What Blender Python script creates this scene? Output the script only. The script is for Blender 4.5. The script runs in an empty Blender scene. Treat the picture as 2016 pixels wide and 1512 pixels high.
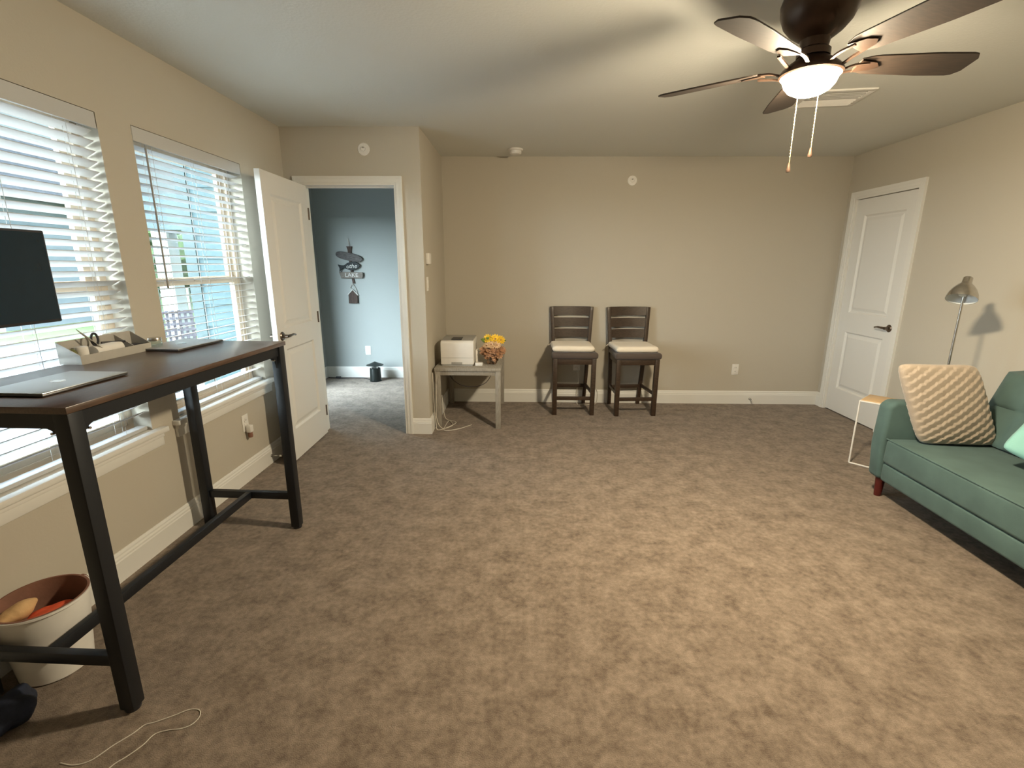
import bpy, bmesh, math, random
from mathutils import Vector, Matrix, Euler
R = math.radians
random.seed(7)
scn = bpy.context.scene
col = scn.collection

# ------------------------------------------------------------------ materials
def mat(name, base, rough=0.6, metal=0.0, var=0.0, scale=20.0, bump=0.0, bscale=200.0,
        sheen=0.0, spec=0.5, emis=None, estr=0.0, stretch=None, detail=4.0, trans=0.0, coat=0.0):
    m = bpy.data.materials.new(name); m.use_nodes = True
    nt = m.node_tree; b = nt.nodes['Principled BSDF']
    b.inputs['Base Color'].default_value = (*base, 1)
    b.inputs['Roughness'].default_value = rough
    b.inputs['Metallic'].default_value = metal
    b.inputs['Specular IOR Level'].default_value = spec
    if sheen:
        b.inputs['Sheen Weight'].default_value = sheen
        b.inputs['Sheen Roughness'].default_value = 0.4
    if coat: b.inputs['Coat Weight'].default_value = coat
    if trans: b.inputs['Transmission Weight'].default_value = trans
    if emis:
        b.inputs['Emission Color'].default_value = (*emis, 1); b.inputs['Emission Strength'].default_value = estr
    tc = nt.nodes.new('ShaderNodeTexCoord')
    src = tc.outputs['Object']
    if stretch:
        mp = nt.nodes.new('ShaderNodeMapping'); mp.inputs['Scale'].default_value = stretch
        nt.links.new(src, mp.inputs['Vector']); src = mp.outputs['Vector']
    if var:
        n = nt.nodes.new('ShaderNodeTexNoise'); n.inputs['Scale'].default_value = scale; n.inputs['Detail'].default_value = detail
        nt.links.new(src, n.inputs['Vector'])
        r = nt.nodes.new('ShaderNodeValToRGB')
        r.color_ramp.elements[0].position = 0.3; r.color_ramp.elements[1].position = 0.7
        r.color_ramp.elements[0].color = (*[max(0, c * (1 - var)) for c in base], 1)
        r.color_ramp.elements[1].color = (*[min(1, c * (1 + var)) for c in base], 1)
        nt.links.new(n.outputs['Fac'], r.inputs['Fac']); nt.links.new(r.outputs['Color'], b.inputs['Base Color'])
    if bump:
        n2 = nt.nodes.new('ShaderNodeTexNoise'); n2.inputs['Scale'].default_value = bscale; n2.inputs['Detail'].default_value = 3
        nt.links.new(src, n2.inputs['Vector'])
        bp = nt.nodes.new('ShaderNodeBump'); bp.inputs['Strength'].default_value = bump; bp.inputs['Distance'].default_value = 0.004
        nt.links.new(n2.outputs['Fac'], bp.inputs['Height']); nt.links.new(bp.outputs['Normal'], b.inputs['Normal'])
    return m

def carpet_mat():
    m = bpy.data.materials.new('carpet'); m.use_nodes = True
    nt = m.node_tree; b = nt.nodes['Principled BSDF']; L = nt.links.new
    b.inputs['Roughness'].default_value = 0.95; b.inputs['Specular IOR Level'].default_value = 0.1
    b.inputs['Sheen Weight'].default_value = 0.15
    tc = nt.nodes.new('ShaderNodeTexCoord')
    def noise(s, d, rough=0.5):
        n = nt.nodes.new('ShaderNodeTexNoise'); n.inputs['Scale'].default_value = s; n.inputs['Detail'].default_value = d
        n.inputs['Roughness'].default_value = rough
        L(tc.outputs['Object'], n.inputs['Vector']); return n
    a, f, g = noise(9.0, 5, 0.62), noise(38, 3, 0.6), noise(260, 2)
    m1 = nt.nodes.new('ShaderNodeMath'); m1.operation = 'MULTIPLY_ADD'; m1.inputs[1].default_value = 0.55; 
    m2 = nt.nodes.new('ShaderNodeMath'); m2.operation = 'MULTIPLY'; m2.inputs[1].default_value = 0.45
    L(f.outputs['Fac'], m2.inputs[0]); L(a.outputs['Fac'], m1.inputs[0]); L(m2.outputs[0], m1.inputs[2])
    r = nt.nodes.new('ShaderNodeValToRGB')
    e = r.color_ramp.elements
    e[0].position = 0.36; e[0].color = (0.136, 0.101, 0.074, 1)
    e[1].position = 0.64; e[1].color = (0.312, 0.247, 0.191, 1)
    L(m1.outputs[0], r.inputs['Fac'])
    mx = nt.nodes.new('ShaderNodeMix'); mx.data_type = 'RGBA'; mx.blend_type = 'MULTIPLY'; mx.inputs[0].default_value = 0.5
    r2 = nt.nodes.new('ShaderNodeValToRGB'); r2.color_ramp.elements[0].position = 0.3; r2.color_ramp.elements[1].position = 0.65
    r2.color_ramp.elements[0].color = (0.55, 0.55, 0.55, 1); r2.color_ramp.elements[1].color = (1, 1, 1, 1)
    L(g.outputs['Fac'], r2.inputs['Fac']); L(r.outputs['Color'], mx.inputs[6]); L(r2.outputs['Color'], mx.inputs[7])
    L(mx.outputs[2], b.inputs['Base Color'])
    bp = nt.nodes.new('ShaderNodeBump'); bp.inputs['Strength'].default_value = 0.6; bp.inputs['Distance'].default_value = 0.006
    L(g.outputs['Fac'], bp.inputs['Height']); L(bp.outputs['Normal'], b.inputs['Normal'])
    return m

def glass_mat(name, tint=(1, 1, 1)):
    m = bpy.data.materials.new(name); m.use_nodes = True
    nt = m.node_tree; nt.nodes.clear()
    o = nt.nodes.new('ShaderNodeOutputMaterial'); mx = nt.nodes.new('ShaderNodeMixShader')
    t = nt.nodes.new('ShaderNodeBsdfTransparent'); g = nt.nodes.new('ShaderNodeBsdfGlossy')
    t.inputs['Color'].default_value = (*tint, 1); g.inputs['Roughness'].default_value = 0.03
    lw = nt.nodes.new('ShaderNodeLayerWeight'); pw = nt.nodes.new('ShaderNodeMath'); pw.operation = 'POWER'; pw.inputs[1].default_value = 4.0
    sc = nt.nodes.new('ShaderNodeMath'); sc.operation = 'MULTIPLY_ADD'; sc.inputs[1].default_value = 0.5; sc.inputs[2].default_value = 0.025
    nt.links.new(lw.outputs['Facing'], pw.inputs[0]); nt.links.new(pw.outputs[0], sc.inputs[0])
    nt.links.new(sc.outputs[0], mx.inputs[0]); nt.links.new(t.outputs[0], mx.inputs[1]); nt.links.new(g.outputs[0], mx.inputs[2])
    nt.links.new(mx.outputs[0], o.inputs['Surface']); return m

M = dict(
    wall=mat('greige_paint', (0.50, 0.46, 0.385), 0.85, bump=0.12, bscale=90, spec=0.25),
    ceil=mat('ceiling_paint', (0.68, 0.68, 0.635), 0.9, bump=0.25, bscale=70, spec=0.2),
    white=mat('white_trim_paint', (0.74, 0.73, 0.69), 0.45, bump=0.03, bscale=40),
    door=mat('white_door_paint', (0.72, 0.71, 0.68), 0.5, bump=0.05, bscale=60),
    blind=mat('white_faux_wood', (0.53, 0.53, 0.52), 0.45, bump=0.04, bscale=60),
    vinyl=mat('tan_vinyl', (0.50, 0.42, 0.32), 0.5, var=0.03, scale=30),
    glass=glass_mat('window_glass'), jarglass=glass_mat('jar_glass', (0.9, 0.95, 0.95)),
    carpet=carpet_mat(),
    black=mat('black_steel', (0.012, 0.014, 0.018), 0.42, 0.2, bump=0.05, bscale=300),
    wood=mat('walnut_laminate', (0.075, 0.042, 0.026), 0.30, spec=0.9, var=0.35, scale=14, stretch=(14, 1, 8)),
    stool=mat('dark_stained_wood', (0.042, 0.025, 0.015), 0.4, var=0.35, scale=12, stretch=(3, 12, 12)),
    seat=mat('brown_upholstery', (0.075, 0.056, 0.046), 0.8, bump=0.3, bscale=260, sheen=0.3),
    cush=mat('cream_cushion_fabric', (0.80, 0.72, 0.60), 0.85, bump=0.35, bscale=220, sheen=0.2),
    pillow=mat('cream_knit', (0.43, 0.35, 0.27), 0.9, bump=0.4, bscale=180, sheen=0.4),
    sofa=mat('sage_velvet', (0.082, 0.134, 0.126), 0.75, var=0.12, scale=7, bump=0.15, bscale=400, sheen=0.1, spec=0.2),
    teal=mat('aqua_fabric', (0.25, 0.52, 0.48), 0.85, bump=0.3, bscale=240, sheen=0.3),
    redwood=mat('mahogany_leg', (0.075, 0.010, 0.008), 0.3, var=0.2, scale=20),
    bronze=mat('oil_rubbed_bronze', (0.060, 0.035, 0.023), 0.38, 0.55, var=0.15, scale=12),
    blade=mat('dark_walnut_blade', (0.026, 0.016, 0.010), 0.6, var=0.3, scale=10, stretch=(2, 14, 14)),
    bowl=mat('lit_frosted_glass', (0.95, 0.85, 0.7), 0.4, emis=(1.0, 0.84, 0.59), estr=760.0),
    chain=mat('brass_chain', (0.75, 0.58, 0.33), 0.3, 0.9, var=0.1),
    chrome=mat('brushed_nickel', (0.55, 0.53, 0.50), 0.26, 1.0, var=0.08, scale=40),
    nickel=mat('dark_nickel', (0.20, 0.165, 0.14), 0.3, 1.0, var=0.1, scale=40),
    shadein=mat('white_enamel', (0.82, 0.84, 0.84), 0.4, bump=0.02),
    plastic=mat('white_plastic', (0.76, 0.74, 0.70), 0.4, var=0.02),
    greyplast=mat('grey_plastic', (0.33, 0.32, 0.30), 0.5, var=0.05),
    darkplast=mat('dark_plastic', (0.025, 0.025, 0.03), 0.4, var=0.1),
    screen=mat('dark_screen', (0.004, 0.018, 0.034), 0.16, var=0.05),
    alum=mat('silver_aluminium', (0.62, 0.63, 0.64), 0.38, 0.85, bump=0.02, bscale=500),
    darkalum=mat('shadow_grey_aluminium', (0.13, 0.13, 0.135), 0.4, 0.8, bump=0.02, bscale=500),  # darker copy of the aluminium, shadow on the laptop base put into colour
    logow=mat('polished_logo', (0.9, 0.9, 0.9), 0.15, 0.6, var=0.02),
    logod=mat('dark_logo', (0.10, 0.10, 0.11), 0.2, 0.8, var=0.02),
    greywood=mat('grey_washed_wood', (0.30, 0.275, 0.235), 0.6, var=0.18, scale=10, stretch=(12, 2, 2)),
    organ=mat('pale_grey_board', (0.42, 0.40, 0.36), 0.6, var=0.06, scale=20),
    paper=mat('paper', (0.78, 0.75, 0.70), 0.85, var=0.03),
    moss=mat('olive_foil', (0.16, 0.17, 0.05), 0.6, var=0.3, scale=40),
    orange=mat('orange_red_paper', (0.70, 0.095, 0.03), 0.7, var=0.15, scale=10, bump=0.2, bscale=30),
    tan=mat('tan_cloth', (0.60, 0.38, 0.18), 0.85, var=0.15, scale=12, bump=0.4, bscale=60),
    brownpl=mat('brown_cloth', (0.22, 0.105, 0.07), 0.8, var=0.15, scale=12, bump=0.3, bscale=60),
    navy=mat('navy_cloth', (0.012, 0.018, 0.04), 0.8, var=0.4, scale=14, bump=0.6, bscale=50),
    cord=mat('white_cord', (0.62, 0.58, 0.50), 0.6, var=0.05),
    darkcord=mat('dark_cord', (0.03, 0.02, 0.025), 0.5, var=0.1),
    yellow=mat('yellow_petals', (0.85, 0.52, 0.03), 0.7, var=0.25, scale=50),
    rust=mat('rust_leaves', (0.36, 0.19, 0.10), 0.75, var=0.4, scale=40),
    peach=mat('pale_peach_petals', (0.62, 0.42, 0.24), 0.8, var=0.25, scale=40),
    green=mat('green_leaves', (0.10, 0.17, 0.03), 0.7, var=0.35, scale=40),
    brownstem=mat('dark_brown_stems', (0.10, 0.06, 0.03), 0.8, var=0.3, scale=40),
    lightwood=mat('light_oak', (0.62, 0.42, 0.22), 0.5, var=0.15, scale=10, stretch=(2, 14, 2)),
    signgrey=mat('weathered_grey_board', (0.085, 0.08, 0.078), 0.85, var=0.45, scale=14, stretch=(2, 2, 12)),
    signlight=mat('weathered_pale_board', (0.17, 0.15, 0.13), 0.85, var=0.35, scale=14, stretch=(2, 2, 12)),
    signblack=mat('charcoal_paint', (0.018, 0.022, 0.024), 0.8, var=0.3, scale=30),
    signbrown=mat('brown_barn_board', (0.055, 0.036, 0.028), 0.85, var=0.35, scale=14, stretch=(12, 2, 2)),
    lettering=mat('white_lettering', (0.55, 0.55, 0.52), 0.8, var=0.05),
    rope=mat('jute_string', (0.42, 0.40, 0.36), 0.9, var=0.1),
    hallwall=mat('blue_grey_paint', (0.32, 0.345, 0.335), 0.85, bump=0.12, bscale=90, spec=0.25),
    lantern=mat('black_lantern', (0.008, 0.012, 0.011), 0.35, 0.2, var=0.1),
    # outdoors
    concrete=mat('patio_concrete', (0.15, 0.145, 0.15), 0.9, var=0.08, scale=3, bump=0.2, bscale=60),
    grass=mat('lawn', (0.055, 0.085, 0.018), 0.95, var=0.3, scale=6, bump=0.8, bscale=60),
    siding=mat('teal_siding', (0.016, 0.046, 0.052), 0.7, var=0.05, scale=6),
    fascia=mat('dark_teal_beam', (0.018, 0.040, 0.042), 0.7, var=0.08, scale=6),
    soffit=mat('pale_soffit', (0.22, 0.23, 0.20), 0.8, var=0.03),
    hedge=mat('tree_foliage', (0.045, 0.075, 0.02), 0.9, var=0.5, scale=3, bump=1.0, bscale=9),
    picket=mat('picket_paint', (0.13, 0.15, 0.11), 0.7, var=0.08),
    deckwood=mat('weathered_teak', (0.19, 0.125, 0.10), 0.7, var=0.15, scale=8, stretch=(2, 12, 12)),
    paleside=mat('pale_siding', (0.165, 0.185, 0.195), 0.7, var=0.04, scale=4), shingle=mat('grey_shingle', (0.06, 0.06, 0.065), 0.9, var=0.3, scale=8),
    wicker=mat('grey_wicker', (0.07, 0.064, 0.075), 0.8, var=0.4, scale=30),
)

# ------------------------------------------------------------------ mesh builder
class MB:
    def __init__(s): s.bm = bmesh.new()
    def _add(s, vs, fs):
        v = [s.bm.verts.new(p) for p in vs]
        for f in fs:
            try: s.bm.faces.new([v[i] for i in f])
            except ValueError: pass
        return v
    def box(s, x0, x1, y0, y1, z0, z1, mtx=None):
        p = [Vector((x, y, z)) for x in (x0, x1) for y in (y0, y1) for z in (z0, z1)]
        if mtx: p = [mtx @ q for q in p]
        s._add(p, [(0, 1, 3, 2), (4, 6, 7, 5), (0, 4, 5, 1), (2, 3, 7, 6), (0, 2, 6, 4), (1, 5, 7, 3)]); return s
    def beam(s, pts, w, d=None, up=(0, 0, 1)):
        """rectangular section swept through pts; w,d number or list"""
        pts = [Vector(p) for p in pts]; n = len(pts)
        W = w if isinstance(w, (list, tuple)) else [w] * n
        d = d if d is not None else w
        D = d if isinstance(d, (list, tuple)) else [d] * n
        rings = []
        for i, p in enumerate(pts):
            t = (pts[min(i + 1, n - 1)] - pts[max(i - 1, 0)]).normalized()
            u = Vector(up)
            if abs(t.dot(u)) > 0.95: u = Vector((0, 1, 0))
            a = t.cross(u).normalized(); b = a.cross(t).normalized()
            rings.append([s.bm.verts.new(p + a * sx * W[i] / 2 + b * sy * D[i] / 2) for sx, sy in ((-1, -1), (1, -1), (1, 1), (-1, 1))])
        for i in range(n - 1):
            for k in range(4):
                s.bm.faces.new([rings[i][k], rings[i][(k + 1) % 4], rings[i + 1][(k + 1) % 4], rings[i + 1][k]])
        s.bm.faces.new(rings[0][::-1]); s.bm.faces.new(rings[-1]); return s
    def tube(s, pts, r, seg=8, cap=True):
        pts = [Vector(p) for p in pts]; n = len(pts)
        rr = r if isinstance(r, (list, tuple)) else [r] * n
        rings = []; a = None
        for i, p in enumerate(pts):
            t = (pts[min(i + 1, n - 1)] - pts[max(i - 1, 0)]).normalized()
            if a is None:
                a = t.orthogonal().normalized()
            else:
                a = (a - t * a.dot(t)); a = a.normalized() if a.length > 1e-6 else t.orthogonal().normalized()
            b = t.cross(a)
            rings.append([s.bm.verts.new(p + (a * math.cos(2 * math.pi * k / seg) + b * math.sin(2 * math.pi * k / seg)) * rr[i]) for k in range(seg)])
        for i in range(n - 1):
            for k in range(seg):
                s.bm.faces.new([rings[i][k], rings[i][(k + 1) % seg], rings[i + 1][(k + 1) % seg], rings[i + 1][k]])
        if cap: s.bm.faces.new(rings[0][::-1]); s.bm.faces.new(rings[-1])
        return s
    def lathe(s, prof, seg=32, mtx=None, c=(0, 0, 0)):
        c = Vector(c); rings = []
        for r, z in prof:
            if r < 1e-6: ring = [s.bm.verts.new(((mtx @ Vector((0, 0, z))) if mtx else Vector((0, 0, z))) + c)]
            else:
                ring = []
                for k in range(seg):
                    q = Vector((r * math.cos(2 * math.pi * k / seg), r * math.sin(2 * math.pi * k / seg), z))
                    ring.append(s.bm.verts.new((mtx @ q if mtx else q) + c))
            rings.append(ring)
        for A, B in zip(rings, rings[1:]):
            if len(A) == 1 and len(B) == 1: continue
            for k in range(seg):
                k2 = (k + 1) % seg
                if len(A) == 1: s.bm.faces.new([A[0], B[k], B[k2]])
                elif len(B) == 1: s.bm.faces.new([A[k], A[k2], B[0]])
                else: s.bm.faces.new([A[k], A[k2], B[k2], B[k]])
        return s
    def prism(s, poly, fn, t0, t1):
        """poly of 2D points, fn(u,v,t)->3D"""
        a = [s.bm.verts.new(fn(u, v, t0)) for u, v in poly]; b = [s.bm.verts.new(fn(u, v, t1)) for u, v in poly]
        n = len(poly); s.bm.faces.new(a[::-1]); s.bm.faces.new(b)
        for i in range(n): s.bm.faces.new([a[i], a[(i + 1) % n], b[(i + 1) % n], b[i]])
        return s
    def sphere(s, c, r, seg=12, sc=(1, 1, 1)):
        m = Matrix.Translation(c) @ Matrix.Diagonal((*sc, 1)); bmesh.ops.create_uvsphere(s.bm, u_segments=seg, v_segments=max(6, seg // 2), radius=r, matrix=m); return s
    def build(s, name, material, parent=None, bevel=0.0, seg=2, smooth=True, angle=35, sub=0):
        bmesh.ops.recalc_face_normals(s.bm, faces=s.bm.faces)
        if bevel:
            es = [e for e in s.bm.edges if len(e.link_faces) == 2 and e.calc_face_angle(0) > R(30)]
            bmesh.ops.bevel(s.bm, geom=es, offset=bevel, offset_type='OFFSET', segments=seg, profile=0.5, affect='EDGES', clamp_overlap=True)
        for f in s.bm.faces: f.smooth = smooth
        for e in s.bm.edges:
            if len(e.link_faces) == 2 and e.calc_face_angle(0) > R(angle): e.smooth = False
        me = bpy.data.meshes.new(name); s.bm.to_mesh(me); s.bm.free()
        me.materials.append(M[material] if isinstance(material, str) else material)
        o = bpy.data.objects.new(name, me); col.objects.link(o)
        if parent: o.parent = parent
        if sub:
            md = o.modifiers.new('sub', 'SUBSURF'); md.levels = sub; md.render_levels = sub
        return o

def tag(o, label, cat, group=None, kind=None):
    o['label'] = label; o['category'] = cat
    if group: o['group'] = group
    if kind: o['kind'] = kind
    return o
def thing(name, loc, label, cat, rz=0.0, group=None):
    o = bpy.data.objects.new(name, None); o.empty_display_size = 0.1; col.objects.link(o)
    o.location = loc; o.rotation_euler = (0, 0, rz); return tag(o, label, cat, group)
def struct(o, label=None):
    o['kind'] = 'structure'
    if label: o['label'] = label; o['category'] = label.split()[-1]
    return o
def dup(o, parent=None):
    c = o.copy(); col.objects.link(c)
    if parent: c.parent = parent
    for ch in list(o.children): dup(ch, c)
    return c
def smooth_path(pts, n=8):
    P = [Vector(p) for p in pts]; out = []
    for i in range(len(P) - 1):
        p0, p1, p2, p3 = P[max(i - 1, 0)], P[i], P[i + 1], P[min(i + 2, len(P) - 1)]
        for k in range(n):
            t = k / n
            out.append(0.5 * ((2 * p1) + (p2 - p0) * t + (2 * p0 - 5 * p1 + 4 * p2 - p3) * t * t + (3 * p1 - p0 - 3 * p2 + p3) * t ** 3))
    out.append(P[-1]); return out
def text_mesh(name, body, size, material, parent, loc, rot, depth=0.002, italic=0.0, sx=1.0):
    cu = bpy.data.curves.new(name, 'FONT'); cu.body = body; cu.size = size; cu.extrude = depth; cu.align_x = 'CENTER'; cu.align_y = 'CENTER'; cu.shear = italic
    tmp = bpy.data.objects.new('tmp', cu); col.objects.link(tmp)
    bpy.context.view_layer.update()
    me = bpy.data.meshes.new_from_object(tmp.evaluated_get(bpy.context.evaluated_depsgraph_get()))
    bpy.data.objects.remove(tmp); bpy.data.curves.remove(cu)
    me.name = name; me.materials.clear(); me.materials.append(M[material])
    o = bpy.data.objects.new(name, me); col.objects.link(o); o.parent = parent
    o.location = loc; o.rotation_euler = rot; o.scale = (sx, 1, 1); return o

# ------------------------------------------------------------------ dimensions (metres)
H = 2.44
XL, XR, YF, YD, XC, YN = -1.85, 3.141, 5.026, 3.982, -0.785, -1.6
T = 0.15
HXL, HYF, HXR = -2.53, 6.13, 1.2       # room beyond the doorway
W1, W2 = (1.36, 2.272), (2.468, 3.378)
WZ0, WZ1 = 0.62, 2.065
DX0, DX1, DZ = -1.712, -0.995, 2.025   # doorway opening
RY0, RY1, RZ = 4.145, 4.885, 2.035     # right wall door opening

# ------------------------------------------------------------------ room shell
struct(MB().box(HXL - T, XR + T, YN - T, HYF + T, -0.12, 0).build('floor', 'carpet', smooth=False), 'brown mottled wall to wall carpet floor')
struct(MB().box(HXL - T, XR + T, YN - T, HYF + T, H, H + 0.12).build('ceiling', 'ceil', smooth=False), 'flat painted ceiling')
def holes_wall(name, axis, pos, thick, u0, u1, z0, z1, holes, material='wall'):
    """axis 'x': plane x=pos..pos+thick, u=y ; 'y': plane y=pos.., u=x"""
    m = MB(); a, b = sorted((pos, pos + thick))
    def B(ua, ub, za, zb):
        if ub - ua < 1e-5 or zb - za < 1e-5: return
        if axis == 'x': m.box(a, b, ua, ub, za, zb)
        else: m.box(ua, ub, a, b, za, zb)
    cur = u0
    for (h0, h1, q0, q1) in sorted(holes):
        B(cur, h0, z0, z1); B(h0, h1, z0, q0); B(h0, h1, q1, z1); cur = h1
    B(cur, u1, z0, z1)
    return m.build(name, material, smooth=False)
struct(holes_wall('wall_left', 'x', XL, -T, YN, YD, 0, H, [(W1[0], W1[1], WZ0 - 0.03, WZ1), (W2[0], W2[1], WZ0 - 0.03, WZ1)]), 'greige left wall with two windows')
struct(holes_wall('wall_doorway', 'y', YD, 0.115, XL, XC, 0, H, [(DX0 - 0.02, DX1 + 0.02, 0, DZ + 0.02)]), 'greige wall with open doorway')
struct(MB().box(XC - 0.115, XC, YD + 0.115, YF, 0, H).build('wall_return', 'wall', smooth=False), 'greige return wall')
struct(MB().box(XC - 0.115, XR, YF, YF + 0.115, 0, H).build('wall_far', 'wall', smooth=False), 'greige far wall')
struct(holes_wall('wall_right', 'x', XR, T, YN, HYF, 0, H, [(RY0 - 0.02, RY1 + 0.02, 0, RZ + 0.02)]), 'greige right wall with closet door')
struct(MB().box(XL - T, XR + T, YN - T, YN, 0, H).build('wall_near', 'wall', smooth=False), 'greige near wall')
# room beyond
struct(holes_wall('wall_hall_left', 'x', HXL, -T, YD, HYF, 0, H, [(4.55, 5.45, 0.02, 1.95)], 'hallwall'), 'blue grey left wall of next room')
struct(MB().box(HXL - T, XR, HYF, HYF + T, 0, H).build('wall_hall_far', 'hallwall', smooth=False), 'blue grey far wall of next room')
struct(MB().box(HXL, XL, YD, YD + 0.115, 0, H).build('wall_hall_near', 'hallwall', smooth=False), 'near wall of next room')
struct(MB().box(0.9, 1.0, YF + 0.115, HYF, 0, H).build('wall_hall_right', 'hallwall', smooth=False), 'right wall of next room')

# baseboards : moulded profile swept along walls
PROF = [(0, 0), (0.016, 0), (0.016, 0.098), (0.013, 0.104), (0.013, 0.112), (0.009, 0.120), (0.009, 0.128), (0.004, 0.140), (0, 0.140)]
def baseboard(name, p0, p1, nrm):
    p0, p1, nrm = Vector((*p0, 0)), Vector((*p1, 0)), Vector((*nrm, 0)); d = (p1 - p0)
    m = MB(); m.prism(PROF, lambda u, v, t: p0 + d * t + nrm * u + Vector((0, 0, v)), 0, 1)
    return struct(m.build(name, 'white', smooth=False), 'white moulded baseboard')
baseboard('baseboard_left', (XL, YN), (XL, YD), (1, 0))
baseboard('baseboard_doorway', (DX1 + 0.062, YD), (XC + 0.016, YD), (0, -1))
baseboard('baseboard_return', (XC, YD), (XC, YF), (1, 0))
baseboard('baseboard_far', (XC + 0.016, YF), (XR, YF), (0, -1))
baseboard('baseboard_right', (XR, YN), (XR, RY0 - 0.075), (-1, 0))
baseboard('baseboard_right_far', (XR, RY1 + 0.075), (XR, YF - 0.016), (-1, 0))
baseboard('baseboard_hall', (HXL, HYF), (0.9, HYF), (0, -1))
baseboard('baseboard_hall_left', (HXL, YD + 0.115), (HXL, HYF - 0.016), (1, 0))

# door casings
def casing(name, axis, pos, sgn, u0, u1, ztop, w=0.068, th=0.02):
    m = MB()
    def seg(ua, ub, za, zb, t):
        a, b = sorted((pos, pos + sgn * t))
        if axis == 'x': m.box(a, b, ua, ub, za, zb)
        else: m.box(ua, ub, a, b, za, zb)
    for k, (o, i_, t) in enumerate([(w, 0.02, th), (w * 0.62, 0.02, th * 0.75), (0.02, 0.0, th * 0.55)]):
        pass
    # stepped moulding : outer band thick, inner thinner
    for (i0, i1, t) in [(0.0, 0.018, th * 0.5), (0.018, 0.045, th * 0.8), (0.045, w, th)]:
        seg(u0 - i1, u0 - i0, 0, ztop + i1, t); seg(u1 + i0, u1 + i1, 0, ztop + i1, t)
        seg(u0 - i0, u1 + i0, ztop + i0, ztop + i1, t)
    return m.build(name, 'white', smooth=False)
struct(casing('trim_1', 'y', YD, -1, DX0, DX1, DZ, 0.064), 'white door casing around open doorway')
struct(casing('trim_2', 'x', XR, -1, RY0, RY1, RZ), 'white door casing around closet door')
# jambs
j = MB(); j.box(DX0 - 0.02, DX0, YD, YD + 0.115, 0, DZ + 0.02).box(DX1, DX1 + 0.02, YD, YD + 0.115, 0, DZ + 0.02).box(DX0, DX1, YD, YD + 0.115, DZ, DZ + 0.02)
j.box(DX1 - 0.011, DX1, YD + 0.05, YD + 0.08, 0, DZ).box(DX0, DX1, YD + 0.05, YD + 0.08, DZ - 0.011, DZ)
jamb = struct(j.build('trim_3', 'white', smooth=False), 'white door jamb of open doorway')
o = MB().box(DX1 - 0.003, DX1 - 0.0005, YD + 0.012, YD + 0.042, 0.89, 0.965).build('strike_plate', 'nickel', jamb); o['label'] = 'dark nickel strike plate'
j = MB(); j.box(XR, XR + 0.115, RY0 - 0.02, RY0, 0, RZ + 0.02).box(XR, XR + 0.115, RY1, RY1 + 0.02, 0, RZ + 0.02).box(XR, XR + 0.115, RY0, RY1, RZ, RZ + 0.02)
struct(j.build('trim_4', 'white', smooth=False), 'white door jamb of closet door')

# panel door (local: hinge at origin, width along +x, thickness along y 0..0.035, z up)
def door_leaf(name, w, h, panels, parent=None):
    th = 0.035; m = MB(); xs = sorted({0, w} | {p[0] for p in panels} | {p[1] for p in panels}); zs = sorted({0, h} | {p[2] for p in panels} | {p[3] for p in panels})
    for a, b in zip(xs, xs[1:]):
        for c, d in zip(zs, zs[1:]):
            if not any(p[0] <= a and b <= p[1] and p[2] <= c and d <= p[3] for p in panels): m.box(a, b, 0, th, c, d)
    for (a, b, c, d) in panels:
        rings = []
        for side, sg in ((0.0, 1), (th, -1)):
            prof = [(0.0, 0.0), (0.014, 0.013), (0.026, 0.013), (0.050, 0.004)]
            pr = None
            for ins, dep in prof:
                y = side + sg * dep
                r = [m.bm.verts.new(q) for q in ((a + ins, y, c + ins), (b - ins, y, c + ins), (b - ins, y, d - ins), (a + ins, y, d - ins))]
                if pr:
                    for k in range(4): m.bm.faces.new([pr[k], pr[(k + 1) % 4], r[(k + 1) % 4], r[k]])
                pr = r
            m.bm.faces.new(pr)
    bmesh.ops.remove_doubles(m.bm, verts=m.bm.verts, dist=1e-5)
    return m.build(name, 'door', parent, smooth=False)
def lever(parent, x, z, ys, toward, material='nickel'):
    """lever on face y=ys[0] with outward sign ys[1]; toward = +-1 along x"""
    y, sg = ys; mt = Matrix.Rotation(R(-90 * sg), 4, 'X')
    m = MB().lathe([(0, 0), (0.031, 0), (0.032, 0.004), (0.026, 0.010), (0.013, 0.012), (0.012, 0.045), (0, 0.046)], 24, mt, (x, y, z))
    pts = [(x, y + sg * 0.04, z), (x + toward * 0.03, y + sg * 0.047, z + 0.002), (x + toward * 0.075, y + sg * 0.047, z + 0.004), (x + toward * 0.115, y + sg * 0.044, z - 0.003)]
    m.tube(smooth_path(pts, 5), [0.010] * 6 + [0.0085] * 5 + [0.007] * 5, 10)
    o = m.build('door_handle', material, parent); o['label'] = 'dark nickel lever handle'; return o
# open door, hinged on the left jamb, swung into the room
d1 = bpy.data.objects.new('door_1', None); col.objects.link(d1); d1.location = (-1.712, 3.962, 0.012)
d1.rotation_euler = (0, 0, R(-89.0)); tag(d1, 'white panel door standing open against the window end', 'door', kind='structure')
DW = 0.705
door_leaf('door_panel', DW, 2.005, [(0.115, DW - 0.115, 0.23, 0.83), (0.115, DW - 0.115, 0.98, 1.87)], d1)
lever(d1, DW - 0.062, 0.93, (0.035, 1), -1); lever(d1, DW - 0.062, 0.93, (0.0, -1), -1)
for z in (0.2, 1.0, 1.8):
    o = MB().tube([(-0.004, 0.039, z - 0.045), (-0.004, 0.039, z + 0.045)], 0.006, 10).build('hinge', 'nickel', d1)
# closed closet door in the right wall : local x along -y
d2 = bpy.data.objects.new('door_2', None); col.objects.link(d2); d2.location = (XR + 0.012, RY1 - 0.003, 0.012); d2.rotation_euler = (0, 0, R(-90))
tag(d2, 'closed white two panel closet door with lever handle in right wall', 'door', kind='structure')
W_ = RY1 - RY0 - 0.006
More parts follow.
